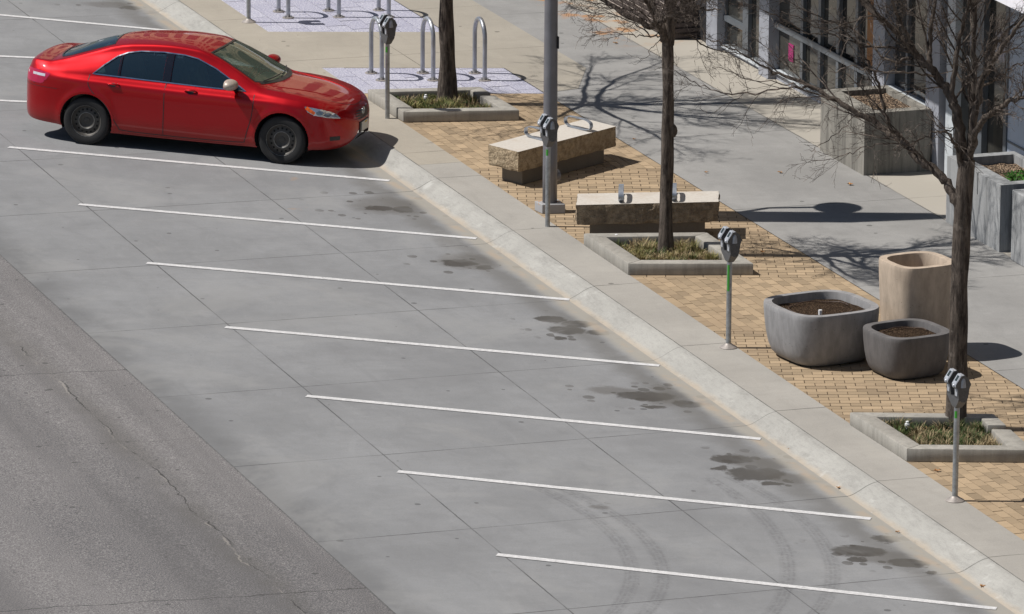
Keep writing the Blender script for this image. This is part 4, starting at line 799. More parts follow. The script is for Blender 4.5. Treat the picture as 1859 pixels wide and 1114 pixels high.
# ---------------------------------------------------------------- red saloon car (local: +x forward, y left, z up)
def pchip(xs, ys):
    xs = np.array(xs, float); ys = np.array(ys, float); h = np.diff(xs); d = np.diff(ys)/h; m_ = np.zeros(len(xs)); m_[0], m_[-1] = d[0], d[-1]
    for i in range(1, len(xs)-1):
        if d[i-1]*d[i] > 0: w1, w2 = 2*h[i]+h[i-1], h[i]+2*h[i-1]; m_[i] = (w1+w2)/(w1/d[i-1]+w2/d[i])
    def f(x):
        x = min(max(x, xs[0]), xs[-1]); i = min(int(np.searchsorted(xs, x, side='right'))-1, len(xs)-2); i = max(i, 0); t = (x-xs[i])/h[i]
        return float((2*t**3-3*t*t+1)*ys[i]+(t**3-2*t*t+t)*h[i]*m_[i]+(-2*t**3+3*t*t)*ys[i+1]+(t**3-t*t)*h[i]*m_[i+1])
    return f
NF = .90
def FXX(x): return x if x < 1.3875 else 1.3875+(x-1.3875)*NF       # front overhang
NX = FXX(2.375)
def tab(*p): return pchip([FXX(q[0]) for q in p], [q[1] for q in p])
c_zt = tab((-2.43, .56), (-2.415, .70), (-2.385, .82), (-2.35, .93), (-2.315, 1.04), (-2.28, 1.085), (-2.2, 1.10), (-2.04, 1.105), (-1.97, 1.112), (-1.90, 1.135), (-1.50, 1.295), (-1.16, 1.395), (-.7, 1.455), (-.3, 1.472), (0, 1.462), (.30, 1.405), (.70, 1.225), (1.08, 1.035), (1.17, 1.005), (1.3, .985), (1.6, .95), (1.9, .90), (2.1, .85), (2.22, .80), (2.30, .74), (2.345, .67), (2.375, .55))
c_wd = tab((-2.43, .22), (-2.42, .34), (-2.40, .44), (-2.36, .56), (-2.31, .65), (-2.24, .725), (-2.12, .80), (-1.95, .86), (-1.7, .90), (-1.3875, .912), (0, .91), (1.3875, .91), (1.6, .895), (1.8, .86), (1.95, .815), (2.08, .745), (2.18, .66), (2.26, .56), (2.32, .44), (2.355, .32), (2.375, .18))
c_yr = tab((-2.43, .16), (-2.38, .40), (-2.3, .55), (-2.2, .64), (-2.0, .69), (-1.75, .665), (-1.33, .60), (-.95, .565), (-.3, .575), (.1, .585), (.45, .615), (.9, .69), (1.1, .715), (1.6, .72), (1.9, .69), (2.1, .62), (2.22, .53), (2.30, .42), (2.345, .28), (2.375, .12))
c_zr = tab((-2.43, .555), (-2.40, .73), (-2.35, .88), (-2.315, .99), (-2.28, 1.045), (-2.2, 1.065), (-1.98, 1.07), (-1.85, 1.095), (-1.6, 1.165), (-1.33, 1.25), (-1.10, 1.325), (-.85, 1.372), (-.3, 1.405), (.08, 1.382), (.40, 1.275), (.66, 1.155), (.95, 1.01), (1.08, .965), (1.3, .95), (1.6, .92), (1.9, .865), (2.1, .805), (2.22, .755), (2.30, .695), (2.345, .63), (2.375, .535))
c_fb = tab((-2.43, .985), (-2.2, .965), (-1.5, .915), (-.5, .885), (.9, .89), (1.3, .93), (1.8, .955), (2.375, .97))
c_zb = tab((-2.43, .545), (-2.41, .66), (-2.37, .80), (-2.33, .90), (-2.2, .965), (-1.33, .955), (.9, .915), (1.1, .905), (1.6, .86), (1.9, .80), (2.1, .735), (2.24, .68), (2.33, .615), (2.375, .525))
c_zm = tab((-2.43, .53), (-2.36, .66), (-2.2, .72), (-1.3, .74), (0, .70), (1.3, .70), (1.8, .64), (2.1, .58), (2.3, .54), (2.375, .515))
c_zk = tab((-2.43, .50), (-2.41, .38), (-2.35, .30), (-2.2, .255), (-1.8, .235), (-1.5, .20), (0, .185), (1.5, .20), (1.8, .215), (2.1, .225), (2.24, .25), (2.32, .30), (2.36, .38), (2.375, .47))
def sec(x, n_=84):
    wd, zt, yr, zr, zb, zm, zk = c_wd(x), c_zt(x), c_yr(x), c_zr(x), c_zb(x), c_zm(x), c_zk(x); yb = wd*c_fb(x); yr = min(yr, yb*.985)
    zs = zk+(zm-zk)*.42; cab = max(0, min(1, (zr-zb-.09)/.12))
    P = [(0, zt), (yr*.5, zt-(zt-zr)*.22), (yr*.86, zt-(zt-zr)*.66), (yr*1.0, zr), (yr+(yb-yr)*.10+.006, zr+(zb-zr)*.14), (yr+(yb-yr)*(.5+.05), zr+(zb-zr)*(.5+.0*cab)), (yb-(.012), zb+(zr-zb)*.06+.004), (yb, zb-.006), (yb+(wd-yb)*.86, zb+(zm-zb)*.40), (wd, zm), (wd*.995, zs), (wd*.972, zk+(zm-zk)*.12), (wd*.94, zk)]
    P = np.array(P); d = np.sqrt(np.sum(np.diff(P, axis=0)**2, 1))+1e-6; s_ = np.concatenate([[0], np.cumsum(d)]); s_ /= s_[-1]
    fy, fz = pchip(s_, P[:, 0]), pchip(s_, P[:, 1]); T = np.interp(np.linspace(0, 1, n_), [0, 1], [0, 1]); return np.array([(fy(t), fz(t)) for t in T])
_sc = {}
def secc(x):
    k = round(x, 4)
    if k not in _sc: _sc[k] = sec(x)
    return _sc[k]
def flare(x, y, z):
    for ax in (1.3875, -1.3875):
        d = math.hypot(x-ax, z-.335)
        if z < .86: y += .016*math.exp(-((d-.385)/.055)**2)*(1 if y > .4 else 0)
    return y
def side_y(x, z):
    s_ = secc(x); i0 = int(len(s_)*.18); zz, yy_ = s_[i0:, 1][::-1], s_[i0:, 0][::-1]; return flare(x, float(np.interp(z, zz, yy_)), z)
def top_z(x, y): s_ = secc(x); k = int(np.argmax(s_[:, 0])); return float(np.interp(abs(y), s_[:k+1, 0], s_[:k+1, 1]))
def front_x(y, z, tail=False):
    lo, hi = (1.6, NX) if not tail else (-1.9, -2.43)
    for _ in range(16):
        mid = (lo+hi)/2; s_ = secc(mid); ins = z <= s_[0, 1] and z >= s_[-1, 1] and abs(y) <= float(np.interp(z, s_[:, 1][::-1], s_[:, 0][::-1])) and z <= top_z(mid, y)+.0
        if ins: lo = mid
        else: hi = mid
    return lo
def pip(p, poly):
    c_ = False; n_ = len(poly)
    for i in range(n_):
        (x1, y1), (x2, y2) = poly[i], poly[(i+1) % n_]
        if (y1 > p[1]) != (y2 > p[1]) and p[0] < (x2-x1)*(p[1]-y1)/(y2-y1)+x1: c_ = not c_
    return c_
def nearest(p, poly):
    best = None
    for i in range(len(poly)):
        a_, b_ = np.array(poly[i]), np.array(poly[(i+1) % len(poly)]); d = b_-a_; t = max(0, min(1, float((np.array(p)-a_)@d/(d@d)))); q = a_+d*t; r_ = math.hypot(*(np.array(p)-q))
        if best is None or r_ < best[0]: best = (r_, q)
    return best
def dens(poly, st=.03):
    out = []
    for i in range(len(poly)):
        a_, b_ = np.array(poly[i]), np.array(poly[(i+1) % len(poly)]); k = max(1, int(math.hypot(*(b_-a_))/st)); out += [tuple(a_+(b_-a_)*j/k) for j in range(k)]
    return out
# painted and glazed materials
n = N('red_car_paint'); lowz = n.xyz(n.obj())[2]; f = n.noise(3, 5, n.obj()); dd = n.m_('MULTIPLY', n.rng(n.m_('ADD', lowz, n.m_('MULTIPLY', f, .18)), .62, .28), .42)  # paint mixed duller and browner towards the bottom of the body
c = n.mix(dd, (.36, .001, .005), (.19, .045, .035)); n.put(n.p.inputs['Coat Weight'], .7); n.put(n.p.inputs['Coat Roughness'], .03); M['red'] = n.fin(c, .42, .55, .15)
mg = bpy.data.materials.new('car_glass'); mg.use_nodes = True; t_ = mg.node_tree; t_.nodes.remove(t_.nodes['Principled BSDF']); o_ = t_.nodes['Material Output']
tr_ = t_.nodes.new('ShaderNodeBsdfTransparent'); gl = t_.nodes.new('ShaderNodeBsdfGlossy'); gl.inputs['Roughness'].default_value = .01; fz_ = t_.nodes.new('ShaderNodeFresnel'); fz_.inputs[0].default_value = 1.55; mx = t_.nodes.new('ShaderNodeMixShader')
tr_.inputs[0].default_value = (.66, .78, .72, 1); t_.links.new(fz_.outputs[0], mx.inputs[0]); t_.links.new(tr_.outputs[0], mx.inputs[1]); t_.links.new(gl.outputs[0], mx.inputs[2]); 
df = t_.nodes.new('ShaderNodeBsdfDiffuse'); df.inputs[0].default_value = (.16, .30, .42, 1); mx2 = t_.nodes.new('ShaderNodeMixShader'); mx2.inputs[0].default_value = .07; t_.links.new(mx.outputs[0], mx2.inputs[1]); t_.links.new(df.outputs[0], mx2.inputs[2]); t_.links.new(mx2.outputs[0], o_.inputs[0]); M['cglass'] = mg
mx2.inputs[0].default_value = .13; df.inputs[0].default_value = (.34, .44, .33, 1); mg2 = mg.copy(); mg2.node_tree.nodes[mx2.name].inputs[0].default_value = .075; mg2.node_tree.nodes[df.name].inputs[0].default_value = (.12, .26, .42, 1); mg2.name = 'tinted_side_glass'; [nd for nd in mg2.node_tree.nodes if nd.type == 'BSDF_TRANSPARENT'][0].inputs[0].default_value = (.20, .27, .32, 1); M['tglass'] = mg2  # diffuse layers paint reflections in: greenish on the windshield, blue on the tinted glass
M['chrome'] = simple('chrome_trim', (.62, .66, .72), .15, 1, .03); M['black'] = simple('black_trim', (.018, .018, .02), .4, 0, .1); M['tyre'] = simple('tyre_rubber', (.014, .014, .015), .75, 0, .25, 9); M['rim'] = simple('black_steel_wheel', (.060, .055, .05), .5, .2, .25, 14)
M['rimworn'] = simple('worn_wheel_edge', (.22, .22, .22), .35, .7, .3, 20); M['lampc'] = simple('headlamp_reflector', (.62, .66, .72), .08, .75, .25, 9); M['amber'] = simple('amber_lens', (.75, .13, .02), .15, 0, .05); M['tail'] = simple('red_lens', (.42, .02, .07), .1, 0, .1); M['tailw'] = simple('clear_lens', (.70, .68, .75), .1, .3, .05)
M['beigec'] = simple('mirror_beige_cover', (.42, .36, .31), .4, .2, .06); M['seat'] = simple('grey_seat_cloth', (.38, .37, .33), .9, 0, .1); M['dash'] = simple('dashboard', (.34, .36, .27), .6, 0, .1); M['pillar'] = simple('pillar_gloss_black', (.010, .012, .02), .07, 0, .05); M['under'] = simple('underbody', (.012, .012, .013), .9, 0, .1)
M['dent'] = simple('dent_maroon', (.06, .006, .01), .6, 0, .1); M['cell'] = simple('lamp_cell_glass', (.22, .27, .33), .05, .5, .2, 20); M['hole'] = simple('hole_black', (.002, .002, .002), 1, 0, 0)
xs = sorted(set([round(-2.40+.014*i, 4) for i in range(338)]+[-2.43, -2.427, -2.422, -2.415, -2.408]+[round(FXX(q), 4) for q in (2.335, 2.342, 2.35, 2.357, 2.363, 2.368, 2.372, 2.375)])); xs = [x for x in xs if -2.43 <= x <= NX+1e-4]
DLO = [(-1.335, .975), (-1.20, 1.095), (-1.04, 1.215), (-.90, 1.272), (-.72, 1.305), (-.4, 1.322), (-.1, 1.312), (.10, 1.280), (.37, 1.175), (.60, 1.055), (.835, .930), (.2, .938), (-.6, .955)]
def cut(poly, a_, b_): return clip(poly[::-1], [(a_, 0), (b_, 0), (b_, 3), (a_, 3)])
pB0, pB1, pC0, pC1 = -.345, -.235, -.985, -.955
REG = [('front_door_window', 'S', cut(DLO, pB1, 2), 'tglass'), ('rear_door_window', 'S', cut(DLO, pC1, pB0), 'tglass'), ('quarter_window', 'S', cut(DLO, -3, pC0), 'tglass'),
       ('headlight', 'S', [(1.68, .812), (1.735, .735), (1.82, .700), (1.96, .672), (2.09, .650), (2.13, .648), (2.09, .700), (2.02, .742), (1.92, .772), (1.80, .797)], 'lampc'),
       ('tail_light', 'S', [(-1.93, .925), (-1.98, .85), (-2.06, .775), (-2.42, .78), (-2.42, .955), (-2.15, .957)], 'tail')]
WS = [(1.135, 0), (1.125, .2), (1.075, .4), (.985, .57), (.915, .640), (.68, .595), (.46, .560), (.255, .530), (.285, .4), (.312, .2), (.322, 0)]
BL = [(-1.175, 0), (-1.165, .3), (-1.14, .49), (-1.45, .535), (-1.72, .575), (-1.85, .565), (-1.91, .4), (-1.945, .2), (-1.955, 0)]
WSf = [(x, y) for x, y in WS]+[(x, -y) for x, y in WS[::-1][1:-1]]; BLf = [(x, y) for x, y in BL]+[(x, -y) for x, y in BL[::-1][1:-1]]
carp, carq = G(0, 0, .33), None
hr, hf = GR(157.3, 218.6, .312), GR(511.6, 253.6, .312); KS = (hf-hr).length/2.775; cfw = (hf-hr).normalized(); cup = Vector((.04, 0, 1)); cup = (cup-cfw*cup.dot(cfw)).normalized(); clf = cup.cross(cfw)
cc = (hr+hf)/2+clf*.87*KS-cup*.329*KS
car = empty('parked_car', cc, 0, 'red four door saloon with black steel wheels parked nose to the kerb', 'car')
car.rotation_euler = Matrix((cfw, clf, cup)).transposed().to_euler(); car.scale = (KS, KS, KS)
NS = 84; grid = {}; bmv = []; cols_ = []
for x in xs:
    s_ = secc(x); row = [(x, flare(x, y, z), z) for y, z in s_]; cols_.append(row)
def build_side(sgn):
    V = np.array(cols_)      # stations x section x 3
    V = V.copy(); nx, ny = V.shape[:2]; lock = np.zeros((nx, ny), bool)
    def snap(poly, proj, tol, cond):
        for i in range(nx):
            for j in range(ny):
                if lock[i, j] or not cond(V[i, j], j): continue
                p = (V[i, j, 0], V[i, j, 2]) if proj == 'S' else (V[i, j, 0], V[i, j, 1]); r_, q = nearest(p, poly)
                if r_ < tol:
                    if proj == 'S': V[i, j] = (q[0], side_y(q[0], q[1]), q[1])
                    else: V[i, j] = (q[0], q[1], top_z(q[0], q[1]))
                    lock[i, j] = True
    jr = int(ny*.16)
    for nm, pr, poly, mt in REG:
        x0, x1 = min(p[0] for p in poly)-.03, max(p[0] for p in poly)+.03; z0, z1 = min(p[1] for p in poly)-.03, max(p[1] for p in poly)+.03
        snap(poly, 'S', .0085, lambda v, j: x0 < v[0] < x1 and z0 < v[2] < z1 and j > jr)
    for poly in (WSf, BLf):
        x0, x1 = min(p[0] for p in poly)-.03, max(p[0] for p in poly)+.03
        snap(poly, 'T', .0085, lambda v, j: x0 < v[0] < x1 and j < int(ny*.5) and abs(v[1]) > .004)
    ra = .378
    for ax in (1.3875, -1.3875):
        for i in range(nx):
            for j in range(ny):
                dx, dz = V[i, j, 0]-ax, V[i, j, 2]-.335; r_ = math.hypot(dx, dz)
                if abs(r_-ra) < .0105 and V[i, j, 1] > .5 and V[i, j, 2] < .8:
                    q = (ax+dx/r_*ra, .335+dz/r_*ra); V[i, j] = (q[0], side_y(q[0], q[1]), q[1])
    return V
VS = build_side(1); nxv, nyv = VS.shape[:2]
def classify(i, j):
    c_ = (VS[i, j]+VS[i+1, j]+VS[i, j+1]+VS[i+1, j+1])/4; jr = int(nyv*.16)
    for ax in (1.3875, -1.3875):
        if math.hypot(c_[0]-ax, c_[2]-.335) < .374 and c_[1] > .5: return 'arch'
    if j > jr-2:
        for k, (nm, pr, poly, mt) in enumerate(REG):
            if c_[1] > .25 and pip((c_[0], c_[2]), poly): return k
    if j < nyv*.5:
        if pip((c_[0], c_[1]), WSf): return 'ws'
        if pip((c_[0], c_[1]), BLf): return 'bl'
    return 'body'
CL = {(i, j): classify(i, j) for i in range(nxv-1) for j in range(nyv-1)}
def part(name, keys, mat, sides=(1, -1), inset=0, parent=car, smooth=True):
    bm = NB()
    for sg in sides:
        vm = {}
        def vv(i, j):
            if (i, j) not in vm: p = VS[i, j]; vm[i, j] = bm.verts.new((p[0], p[1]*sg if j > 0 else 0.0, p[2]))
            return vm[i, j]
        for (i, j), k in CL.items():
            if k in keys:
                q = [vv(i, j), vv(i, j+1), vv(i+1, j+1), vv(i+1, j)]
                if sg < 0: q = q[::-1]
                try: bm.faces.new(q)
                except ValueError: pass
    bmesh.ops.remove_doubles(bm, verts=bm.verts, dist=2e-4); bmesh.ops.recalc_face_normals(bm, faces=bm.faces)
    if inset:
        bm.normal_update(); up_ = sum(f.normal.z for f in bm.faces)+sum(f.normal.y*f.calc_center_median().y for f in bm.faces); s_ = -1 if up_ > 0 else 1
        for v, nn in [(v, v.normal.copy()) for v in bm.verts]: v.co += nn*inset*s_
    return obj(name, bm, mat, parent, smooth=smooth)
body = part('body', ('body',), M['red'], smooth=42)
# end caps of the loft and lip inside the arches are closed by the underbody
for k, (nm, pr, poly, mt) in enumerate(REG):
    for sg in (1, -1): part(nm, (k,), M[mt], (sg,), inset=.006 if 'window' in nm else -.003)
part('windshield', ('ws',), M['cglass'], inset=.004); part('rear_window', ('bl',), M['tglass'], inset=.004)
for xe, nm in ((-2.43, 'rear'), (NX, 'front')):
    s_ = secc(xe); bm = NB(); face(bm, [(xe, y, z) for y, z in s_]+[(xe, -y, z) for y, z in s_[::-1][:-1]]); obj('bumper_face', bm, M['red'], car)
def sideP(x, z, sg, off=.003): 
    y = side_y(x, z); e = .01; nx_ = -(side_y(x+e, z)-side_y(x-e, z))/(2*e); nz_ = -(side_y(x, z+e)-side_y(x, z-e))/(2*e); nn = Vector((nx_, 1, nz_)).normalized(); return Vector((x+nn.x*off, (y+nn.y*off)*sg, z+nn.z*off))
def topP(x, y, sg, off=.003): return Vector((x, y, top_z(x, y)+off))
def frontP(y, z, sg=1, off=.004): return Vector((front_x(y, z)+off, y, z))
def strip(bm, pts, wdt, fn, sg, off=.003, closed=False, mi=0):
    n_ = len(pts); L_, R_ = [], []
    for i in range(n_):
        a_ = np.array(pts[(i-1) % n_ if closed else max(i-1, 0)]); b_ = np.array(pts[(i+1) % n_ if closed else min(i+1, n_-1)]); d = b_-a_; d = d/(math.hypot(*d)+1e-9); nn = np.array([-d[1], d[0]])*wdt/2; p = np.array(pts[i])
        L_.append(bm.verts.new(fn(*(p+nn), sg, off))); R_.append(bm.verts.new(fn(*(p-nn), sg, off)))
    for i in range(n_ if closed else n_-1):
        j = (i+1) % n_; f = bm.faces.new([L_[i], R_[i], R_[j], L_[j]]); f.material_index = mi
for sg in (1, -1):
    bm = NB(); strip(bm, dens(DLO, .04), .014, sideP, sg, .005, True); obj('window_trim', bm, M['chrome'], car, smooth=True)
    for a_, b_ in ((pB0-.0, pB1+.0), (pC0, pC1)):
        xa = (a_+b_)/2; bm = NB(); zz0, zz1 = .950, 1.315 if a_ > -.6 else 1.235; strip(bm, [(xa, zz0+(zz1-zz0)*k/10) for k in range(11)], b_-a_-.004, sideP, sg, .0045); obj('door_pillar', bm, M['pillar'], car)
    bm = NB()
    for sm in ([(.965, .90), (.975, .80), (.955, .60), (.905, .42), (.865, .275), (.80, .245), (.2, .230), (-.29, .232)], [(-.29, .945), (-.285, .70), (-.288, .45), (-.29, .232)], [(-.29, .232), (-.85, .245), (-.93, .29), (-1.02, .44), (-1.13, .60), (-1.29, .73), (-1.37, .84), (-1.375, .965)]):
        q, _ = vc([Vector((x, z, 0)) for x, z in sm], [0]*len(sm), 5); strip(bm, [(v.x, v.y) for v in q], .011, sideP, sg, .0016)
    strip(bm, [(-2.40+.02*k, .735+.0*k) for k in range(30)], .005, sideP, sg, .0016)
    obj('panel_gaps', bm, M['black'], car)
    bm = NB(); strip(bm, [(.86-.02*k, .205) for k in range(88)], .003, sideP, sg, .002); obj('sill_line', bm, M['black'], car)
    for hx in (.10, -1.0):   # door handles: dark cup and a bar in front of it
        p = sideP(hx, .86, sg, 0); bm = NB(); n_ = 16; ce = bm.verts.new(sideP(hx-.02, .862, sg, .003)); rg = [bm.verts.new(sideP(hx-.02+.048*math.cos(6.283*k/n_), .862+.026*math.sin(6.283*k/n_), sg, .0025)) for k in range(n_)]
        for k in range(n_): bm.faces.new([ce, rg[k], rg[(k+1) % n_]])
        hd = obj('door_handle', bm, M['black'], car); bm = NB(); tube(bm, [sideP(hx-.10, .866, sg, .004), sideP(hx-.075, .866, sg, .026), sideP(hx+.04, .866, sg, .030), sideP(hx+.075, .866, sg, .004)], [.010, .013, .013, .009], 8); obj('handle_bar', bm, M['red'], hd, smooth=True)
    bm = NB(); prf = [(-.095, .045), (-.085, .070), (-.03, .083), (.04, .072), (.075, .045)]      # mirror
    bmesh.ops.create_uvsphere(bm, u_segments=20, v_segments=12, radius=1.0)
    for v in bm.verts:
        v.co = Vector((v.co.x*.095+(.02 if v.co.x > 0 else 0)*abs(v.co.x), v.co.y*.150, v.co.z*.075)); v.co.x = max(v.co.x, -.062); v.co += Vector((.66, sg*(.975), 1.035))
    mr = obj('side_mirror', bm, M['beigec'] if sg < 0 else M['red'], car, smooth=50); bm = NB(); tube(bm, [Vector((.70, sg*.80, .935)), Vector((.67, sg*.90, .985))], [.035, .025], 8); obj('mirror_arm', bm, M['black'], mr, smooth=True)
    # amber corner of the headlight and the inner lamp cells
    bm = NB(); strip(bm, [(1.705, .797), (1.74, .775), (1.785, .747), (1.825, .722)], .040, sideP, sg, .007); obj('indicator_lens', bm, M['amber'], car)
    bm = NB()
    for (hx, hz, hr_) in ((1.885, .730, .034), (1.985, .705, .032)):
        n_ = 18; ce = bm.verts.new(sideP(hx, hz, sg, .0055)); rg = [bm.verts.new(sideP(hx+hr_*1.3*math.cos(6.283*k/n_), hz+hr_*.8*math.sin(6.283*k/n_), sg, .0065)) for k in range(n_)]
        for k in range(n_): bm.faces.new([ce, rg[k], rg[(k+1) % n_]])
    obj('lamp_cells', bm, M['cell'], car)
    bm = NB(); strip(bm, [(-2.01, .895), (-2.10, .897), (-2.20, .900), (-2.30, .905), (-2.36, .91)], .034, sideP, sg, .006); obj('reversing_lens', bm, M['tailw'], car)
    bm = NB(); strip(bm, [(-2.175, .775), (-2.20, .800), (-2.215, .825)], .045, sideP, sg, .003); obj('bumper_dent', bm, M['dent'], car) if sg < 0 else bm.free()
    for ax in (1.3875, -1.3875):        # arch lip and dark wheel housing
        bm = NB(); angs = [R(-22+224*k/40) for k in range(41)]; A1 = [(ax+.378*math.cos(a_), .335+.378*math.sin(a_)) for a_ in angs]; r0 = [bm.verts.new((x, sg*side_y(x, max(z, .19)), z)) for x, z in A1]; r1 = [bm.verts.new((ax+(x-ax)*1.0, sg*(side_y(x, max(z, .19))-.02), z)) for x, z in A1]
        for k in range(40): bm.faces.new([r0[k], r0[k+1], r1[k+1], r1[k]])
        obj('arch_lip', bm, M['red'], car, smooth=True)
        bm = NB(); strip(bm, [(ax+.3865*math.cos(a_), .335+.3865*math.sin(a_)) for a_ in [R(-14+208*k/60) for k in range(61)]], .024, sideP, sg, .0025); obj('arch_trim', bm, M['red'], car, smooth=True)
        bm = NB(); r0 = [bm.verts.new((x, sg*(side_y(x, max(z, .19))-.02), z)) for x, z in A1]; r1 = [bm.verts.new((x, sg*.56, z)) for x, z in A1]
        for k in range(40): bm.faces.new([r0[k], r0[k+1], r1[k+1], r1[k]])
        bm.faces.new(r1[::-1]); obj('wheel_housing', bm, M['under'], car)
    for ax in (1.3875, -1.3875):
        whl = empty('wheel', (ax, sg*.80, .333-.004)); whl.parent = car; whl.rotation_euler = (R(90) if sg < 0 else R(-90), 0, 0)
        # lathe axis z -> outward
        def lat(nm, prof_, mat_, seg=48, cap=False, sm=40):
            bm = NB(); lathe(bm, prof_, seg, cap=cap); bmesh.ops.recalc_face_normals(bm, faces=bm.faces); return obj(nm, bm, mat_, whl, smooth=sm)
        lat('tyre', [(.215, .085), (.222, .098), (.245, .104), (.285, .106), (.312, .100), (.326, .082), (.331, .055), (.332, 0), (.330, -.08), (.31, -.10), (.24, -.10), (.21, -.08)], M['tyre'])
        lat('rim', [(.212, -.08), (.205, -.04), (.200, .03), (.205, .075), (.216, .092), (.209, .090), (.200, .070), (.180, .052), (.160, .055), (.135, .064), (.112, .070), (.100, .058), (.085, .048), (.040, .048), (.036, .056), (.001, .058)], M['rim'])
        lat('rim_edge', [(.2165, .0925), (.2145, .0965), (.2115, .0950), (.210, .0905)], M['rimworn']); lat('hub_ring', [(.117, .0695), (.1145, .0725), (.108, .0725), (.105, .0680)], M['rimworn'])
        for k in range(16):
            bm = NB(); an = 6.283*k/16; cx_, cy_ = .158*math.cos(an), .158*math.sin(an); ce = bm.verts.new((cx_, cy_, .0612)); rg = [bm.verts.new((cx_+.014*math.cos(6.283*j/10), cy_+.014*math.sin(6.283*j/10), .0612-.0)) for j in range(10)]
            for j in range(10): bm.faces.new([ce, rg[j], rg[(j+1) % 10]])
            obj('vent_hole', bm, M['hole'], whl)
for o_ in [q for q in bpy.data.objects if q.name.startswith('wheel') and q.type == 'EMPTY']: pass
# underbody, interior
bm = NB(); box(bm, -2.05, 1.85, -.62, .62, .21, .30); box(bm, -.95, .93, -.86, .86, .20, .26); obj('underbody', bm, M['under'], car)
bm = NB(); box(bm, -1.75, .95, -.74, .74, .30, .42); box(bm, -1.80, -1.30, -.60, .60, .42, .93, .03); obj('floor', bm, M['dash'], car)
def seat(x, y, wdt, label=None):
    bm = NB(); box(bm, x-.05, x+.48, y-wdt/2, y+wdt/2, .42, .62, .05); rt = Matrix.Rotation(R(-20), 3, 'Y'); box(bm, -.07, .07, -wdt/2, wdt/2, 0, .60, .05, rot=rt, at=(x-.02, y, .58)); sc_ = obj('seat', bm, M['seat'], car, smooth=50)
    bm = NB(); 
    for hy in ((y,) if wdt < .8 else (y-.33, y+.33)): box(bm, -.045, .045, -.13, .13, 0, .17, .04, rot=rt, at=(x-.24, hy, 1.14))
    obj('headrest', bm, M['seat'], sc_, smooth=50)
seat(-.10, .37, .52); seat(-.10, -.37, .52); seat(-1.0, 0, 1.25)
bm = NB(); box(bm, .62, 1.06, -.70, .70, .62, .925, .05); obj('dashboard', bm, M['dash'], car, smooth=50)
bm = NB(); pts = [Vector((.58+.10*math.sin(a_)*.5, .37+.185*math.cos(a_), .90+.17*math.sin(a_))) for a_ in [6.283*k/28 for k in range(29)]]; tube(bm, pts, .014, 8); tube(bm, [Vector((.58, .20, .90)), Vector((.60, .37, .88)), Vector((.58, .54, .90))], .016, 6); obj('steering_wheel', bm, M['black'], car, smooth=True)
bm = NB(); box(bm, .33, .36, -.12, .12, 1.235, 1.295, .01); obj('inner_mirror', bm, M['black'], car)
# frit border, cowl, wipers
bm = NB(); strip(bm, dens(WSf, .05), .030, topP, 1, .0035, True); obj('windshield_seal', bm, M['black'], car, smooth=True)
bm = NB(); strip(bm, dens(BLf, .05), .022, topP, 1, .0035, True); obj('rear_window_seal', bm, M['black'], car, smooth=True)
bm = NB(); q = [(1.155-.18*(abs(y)/.62)**2.2, y) for y in [-.62+.04*k for k in range(32)]]; strip(bm, q, .060, topP, 1, .005); obj('cowl', bm, M['black'], car, smooth=True)
for (ya, yb_, xa_) in ((-.55, .02, .02), (.02, .60, 0)):
    bm = NB(); pts = [topP(1.125-.11*((ya+(yb_-ya)*k/8)/.62)**2-.03-.02*k/8, ya+(yb_-ya)*k/8, 1, .022) for k in range(9)]; tube(bm, pts, .008, 6); obj('wiper', bm, M['black'], car)
# hood creases and shut line
bm = NB(); hl = [(2.02-.0*abs(y), y) for y in []]
hp = [(1.10, -.70), (1.4, -.672), (1.76, -.61), (1.98, -.50), (2.09, -.40), (2.155, -.28), (2.185, -.14), (2.192, 0)]; hp = hp+[(x, -y) for x, y in hp[::-1][1:]]
q, _ = vc([Vector((x, y, 0)) for x, y in hp], [0]*len(hp), 5); strip(bm, [(v.x, v.y) for v in q], .006, topP, 1, .0015); obj('hood_gap', bm, M['black'], car)
for sg in (1, -1):
    bm = NB(); pts = [topP(1.05+.115*k, sg*(.56-.022*k-.0012*k*k), sg, .000) for k in range(10)]; tube(bm, pts, [.002+.006*math.sin(math.pi*k/9) for k in range(10)], 8); obj('hood_crease', bm, M['red'], car, smooth=True)
bm = NB(); q = [(-1.985-.0*k, -.66+.033*k) for k in range(41)]; strip(bm, q, .006, topP, 1, .0015); obj('trunk_gap', bm, M['black'], car)
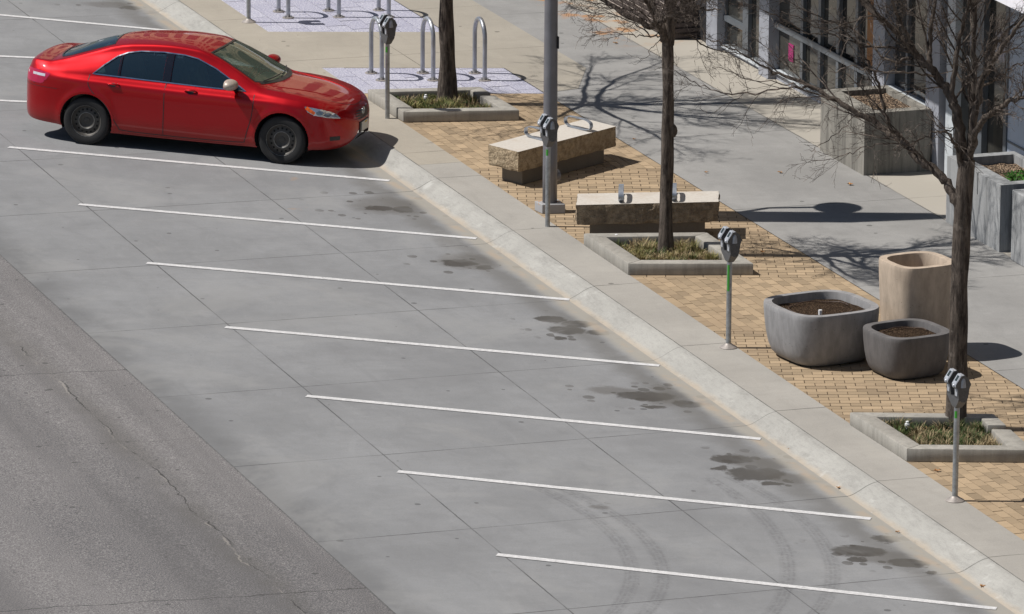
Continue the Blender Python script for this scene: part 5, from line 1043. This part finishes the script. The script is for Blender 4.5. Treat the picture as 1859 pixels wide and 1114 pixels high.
# grille gaps, emblem, plate, lower intakes
for k, (zz, wy) in enumerate(((.672, .27), (.640, .31), (.608, .32), (.576, .28))):
    bm = NB(); q = [(-wy+2*wy*j/24, zz+.020*(abs(-wy+2*wy*j/24)/wy)**2*(1 if k < 3 else .6)) for j in range(25)]; n_ = len(q); up_, dn = [], []
    for j, (y_, z_) in enumerate(q):
        hgt = .0115*(1-(abs(y_)/wy)**4)+.001; up_.append(bm.verts.new(frontP(y_, z_+hgt, 1, .005))); dn.append(bm.verts.new(frontP(y_, z_-hgt, 1, .005)))
    for j in range(n_-1): bm.faces.new([dn[j], dn[j+1], up_[j+1], up_[j]])
    obj('grille_gap', bm, M['black'], car)
ex = front_x(0, .665)+.012; bm = NB(); ell = lambda ry, rz_, cy, cz: [Vector((ex, cy+ry*math.cos(6.283*k/32), cz+rz_*math.sin(6.283*k/32))) for k in range(33)]
bm2 = NB(); 
for k in range(1): face(bm2, [v-Vector((.004, 0, 0)) for v in ell(.060, .043, 0, .662)[:-1]])
em = obj('emblem', bm2, M['black'], car); tube(bm, ell(.062, .045, 0, .662), .006, 6, cap=False); tube(bm, ell(.020, .040, 0, .662), .004, 6, cap=False); tube(bm, ell(.045, .017, 0, .682), .004, 6, cap=False); obj('emblem_rings', bm, M['chrome'], em, smooth=True)
px_ = front_x(0, .47)+.018
bm = NB(); box(bm, px_-.03, px_-.006, -.20, .20, .385, .535, .01); rc = obj('plate_holder', bm, M['black'], car); bm = NB(); box(bm, px_-.005, px_+.004, -.150, .150, .395, .525, .003); pl_ = obj('licence_plate', bm, simple('plate_white', (.60, .60, .58), .4, 0, .05), car)
bm = NB(); box(bm, px_+.0045, px_+.0055, -.02, .08, .498, .518); obj('plate_sticker', bm, simple('sticker_yellow', (.65, .45, .05), .5), pl_)
for sg in (1, -1):
    bm = NB(); strip(bm, [(2.02+.022*k, .378) for k in range(6)], .055, sideP, sg, .004); obj('fog_lamp_recess', bm, M['black'], car)
bm = NB(); q = [(-.22+.44*j/16, .315) for j in range(17)]; a0 = [bm.verts.new(frontP(y, .290, 1, .006)) for y, z in q]; a1 = [bm.verts.new(frontP(y, .350, 1, .006)) for y, z in q]
for j in range(16): bm.faces.new([a0[j], a0[j+1], a1[j+1], a1[j]])
obj('lower_intake', bm, M['black'], car)
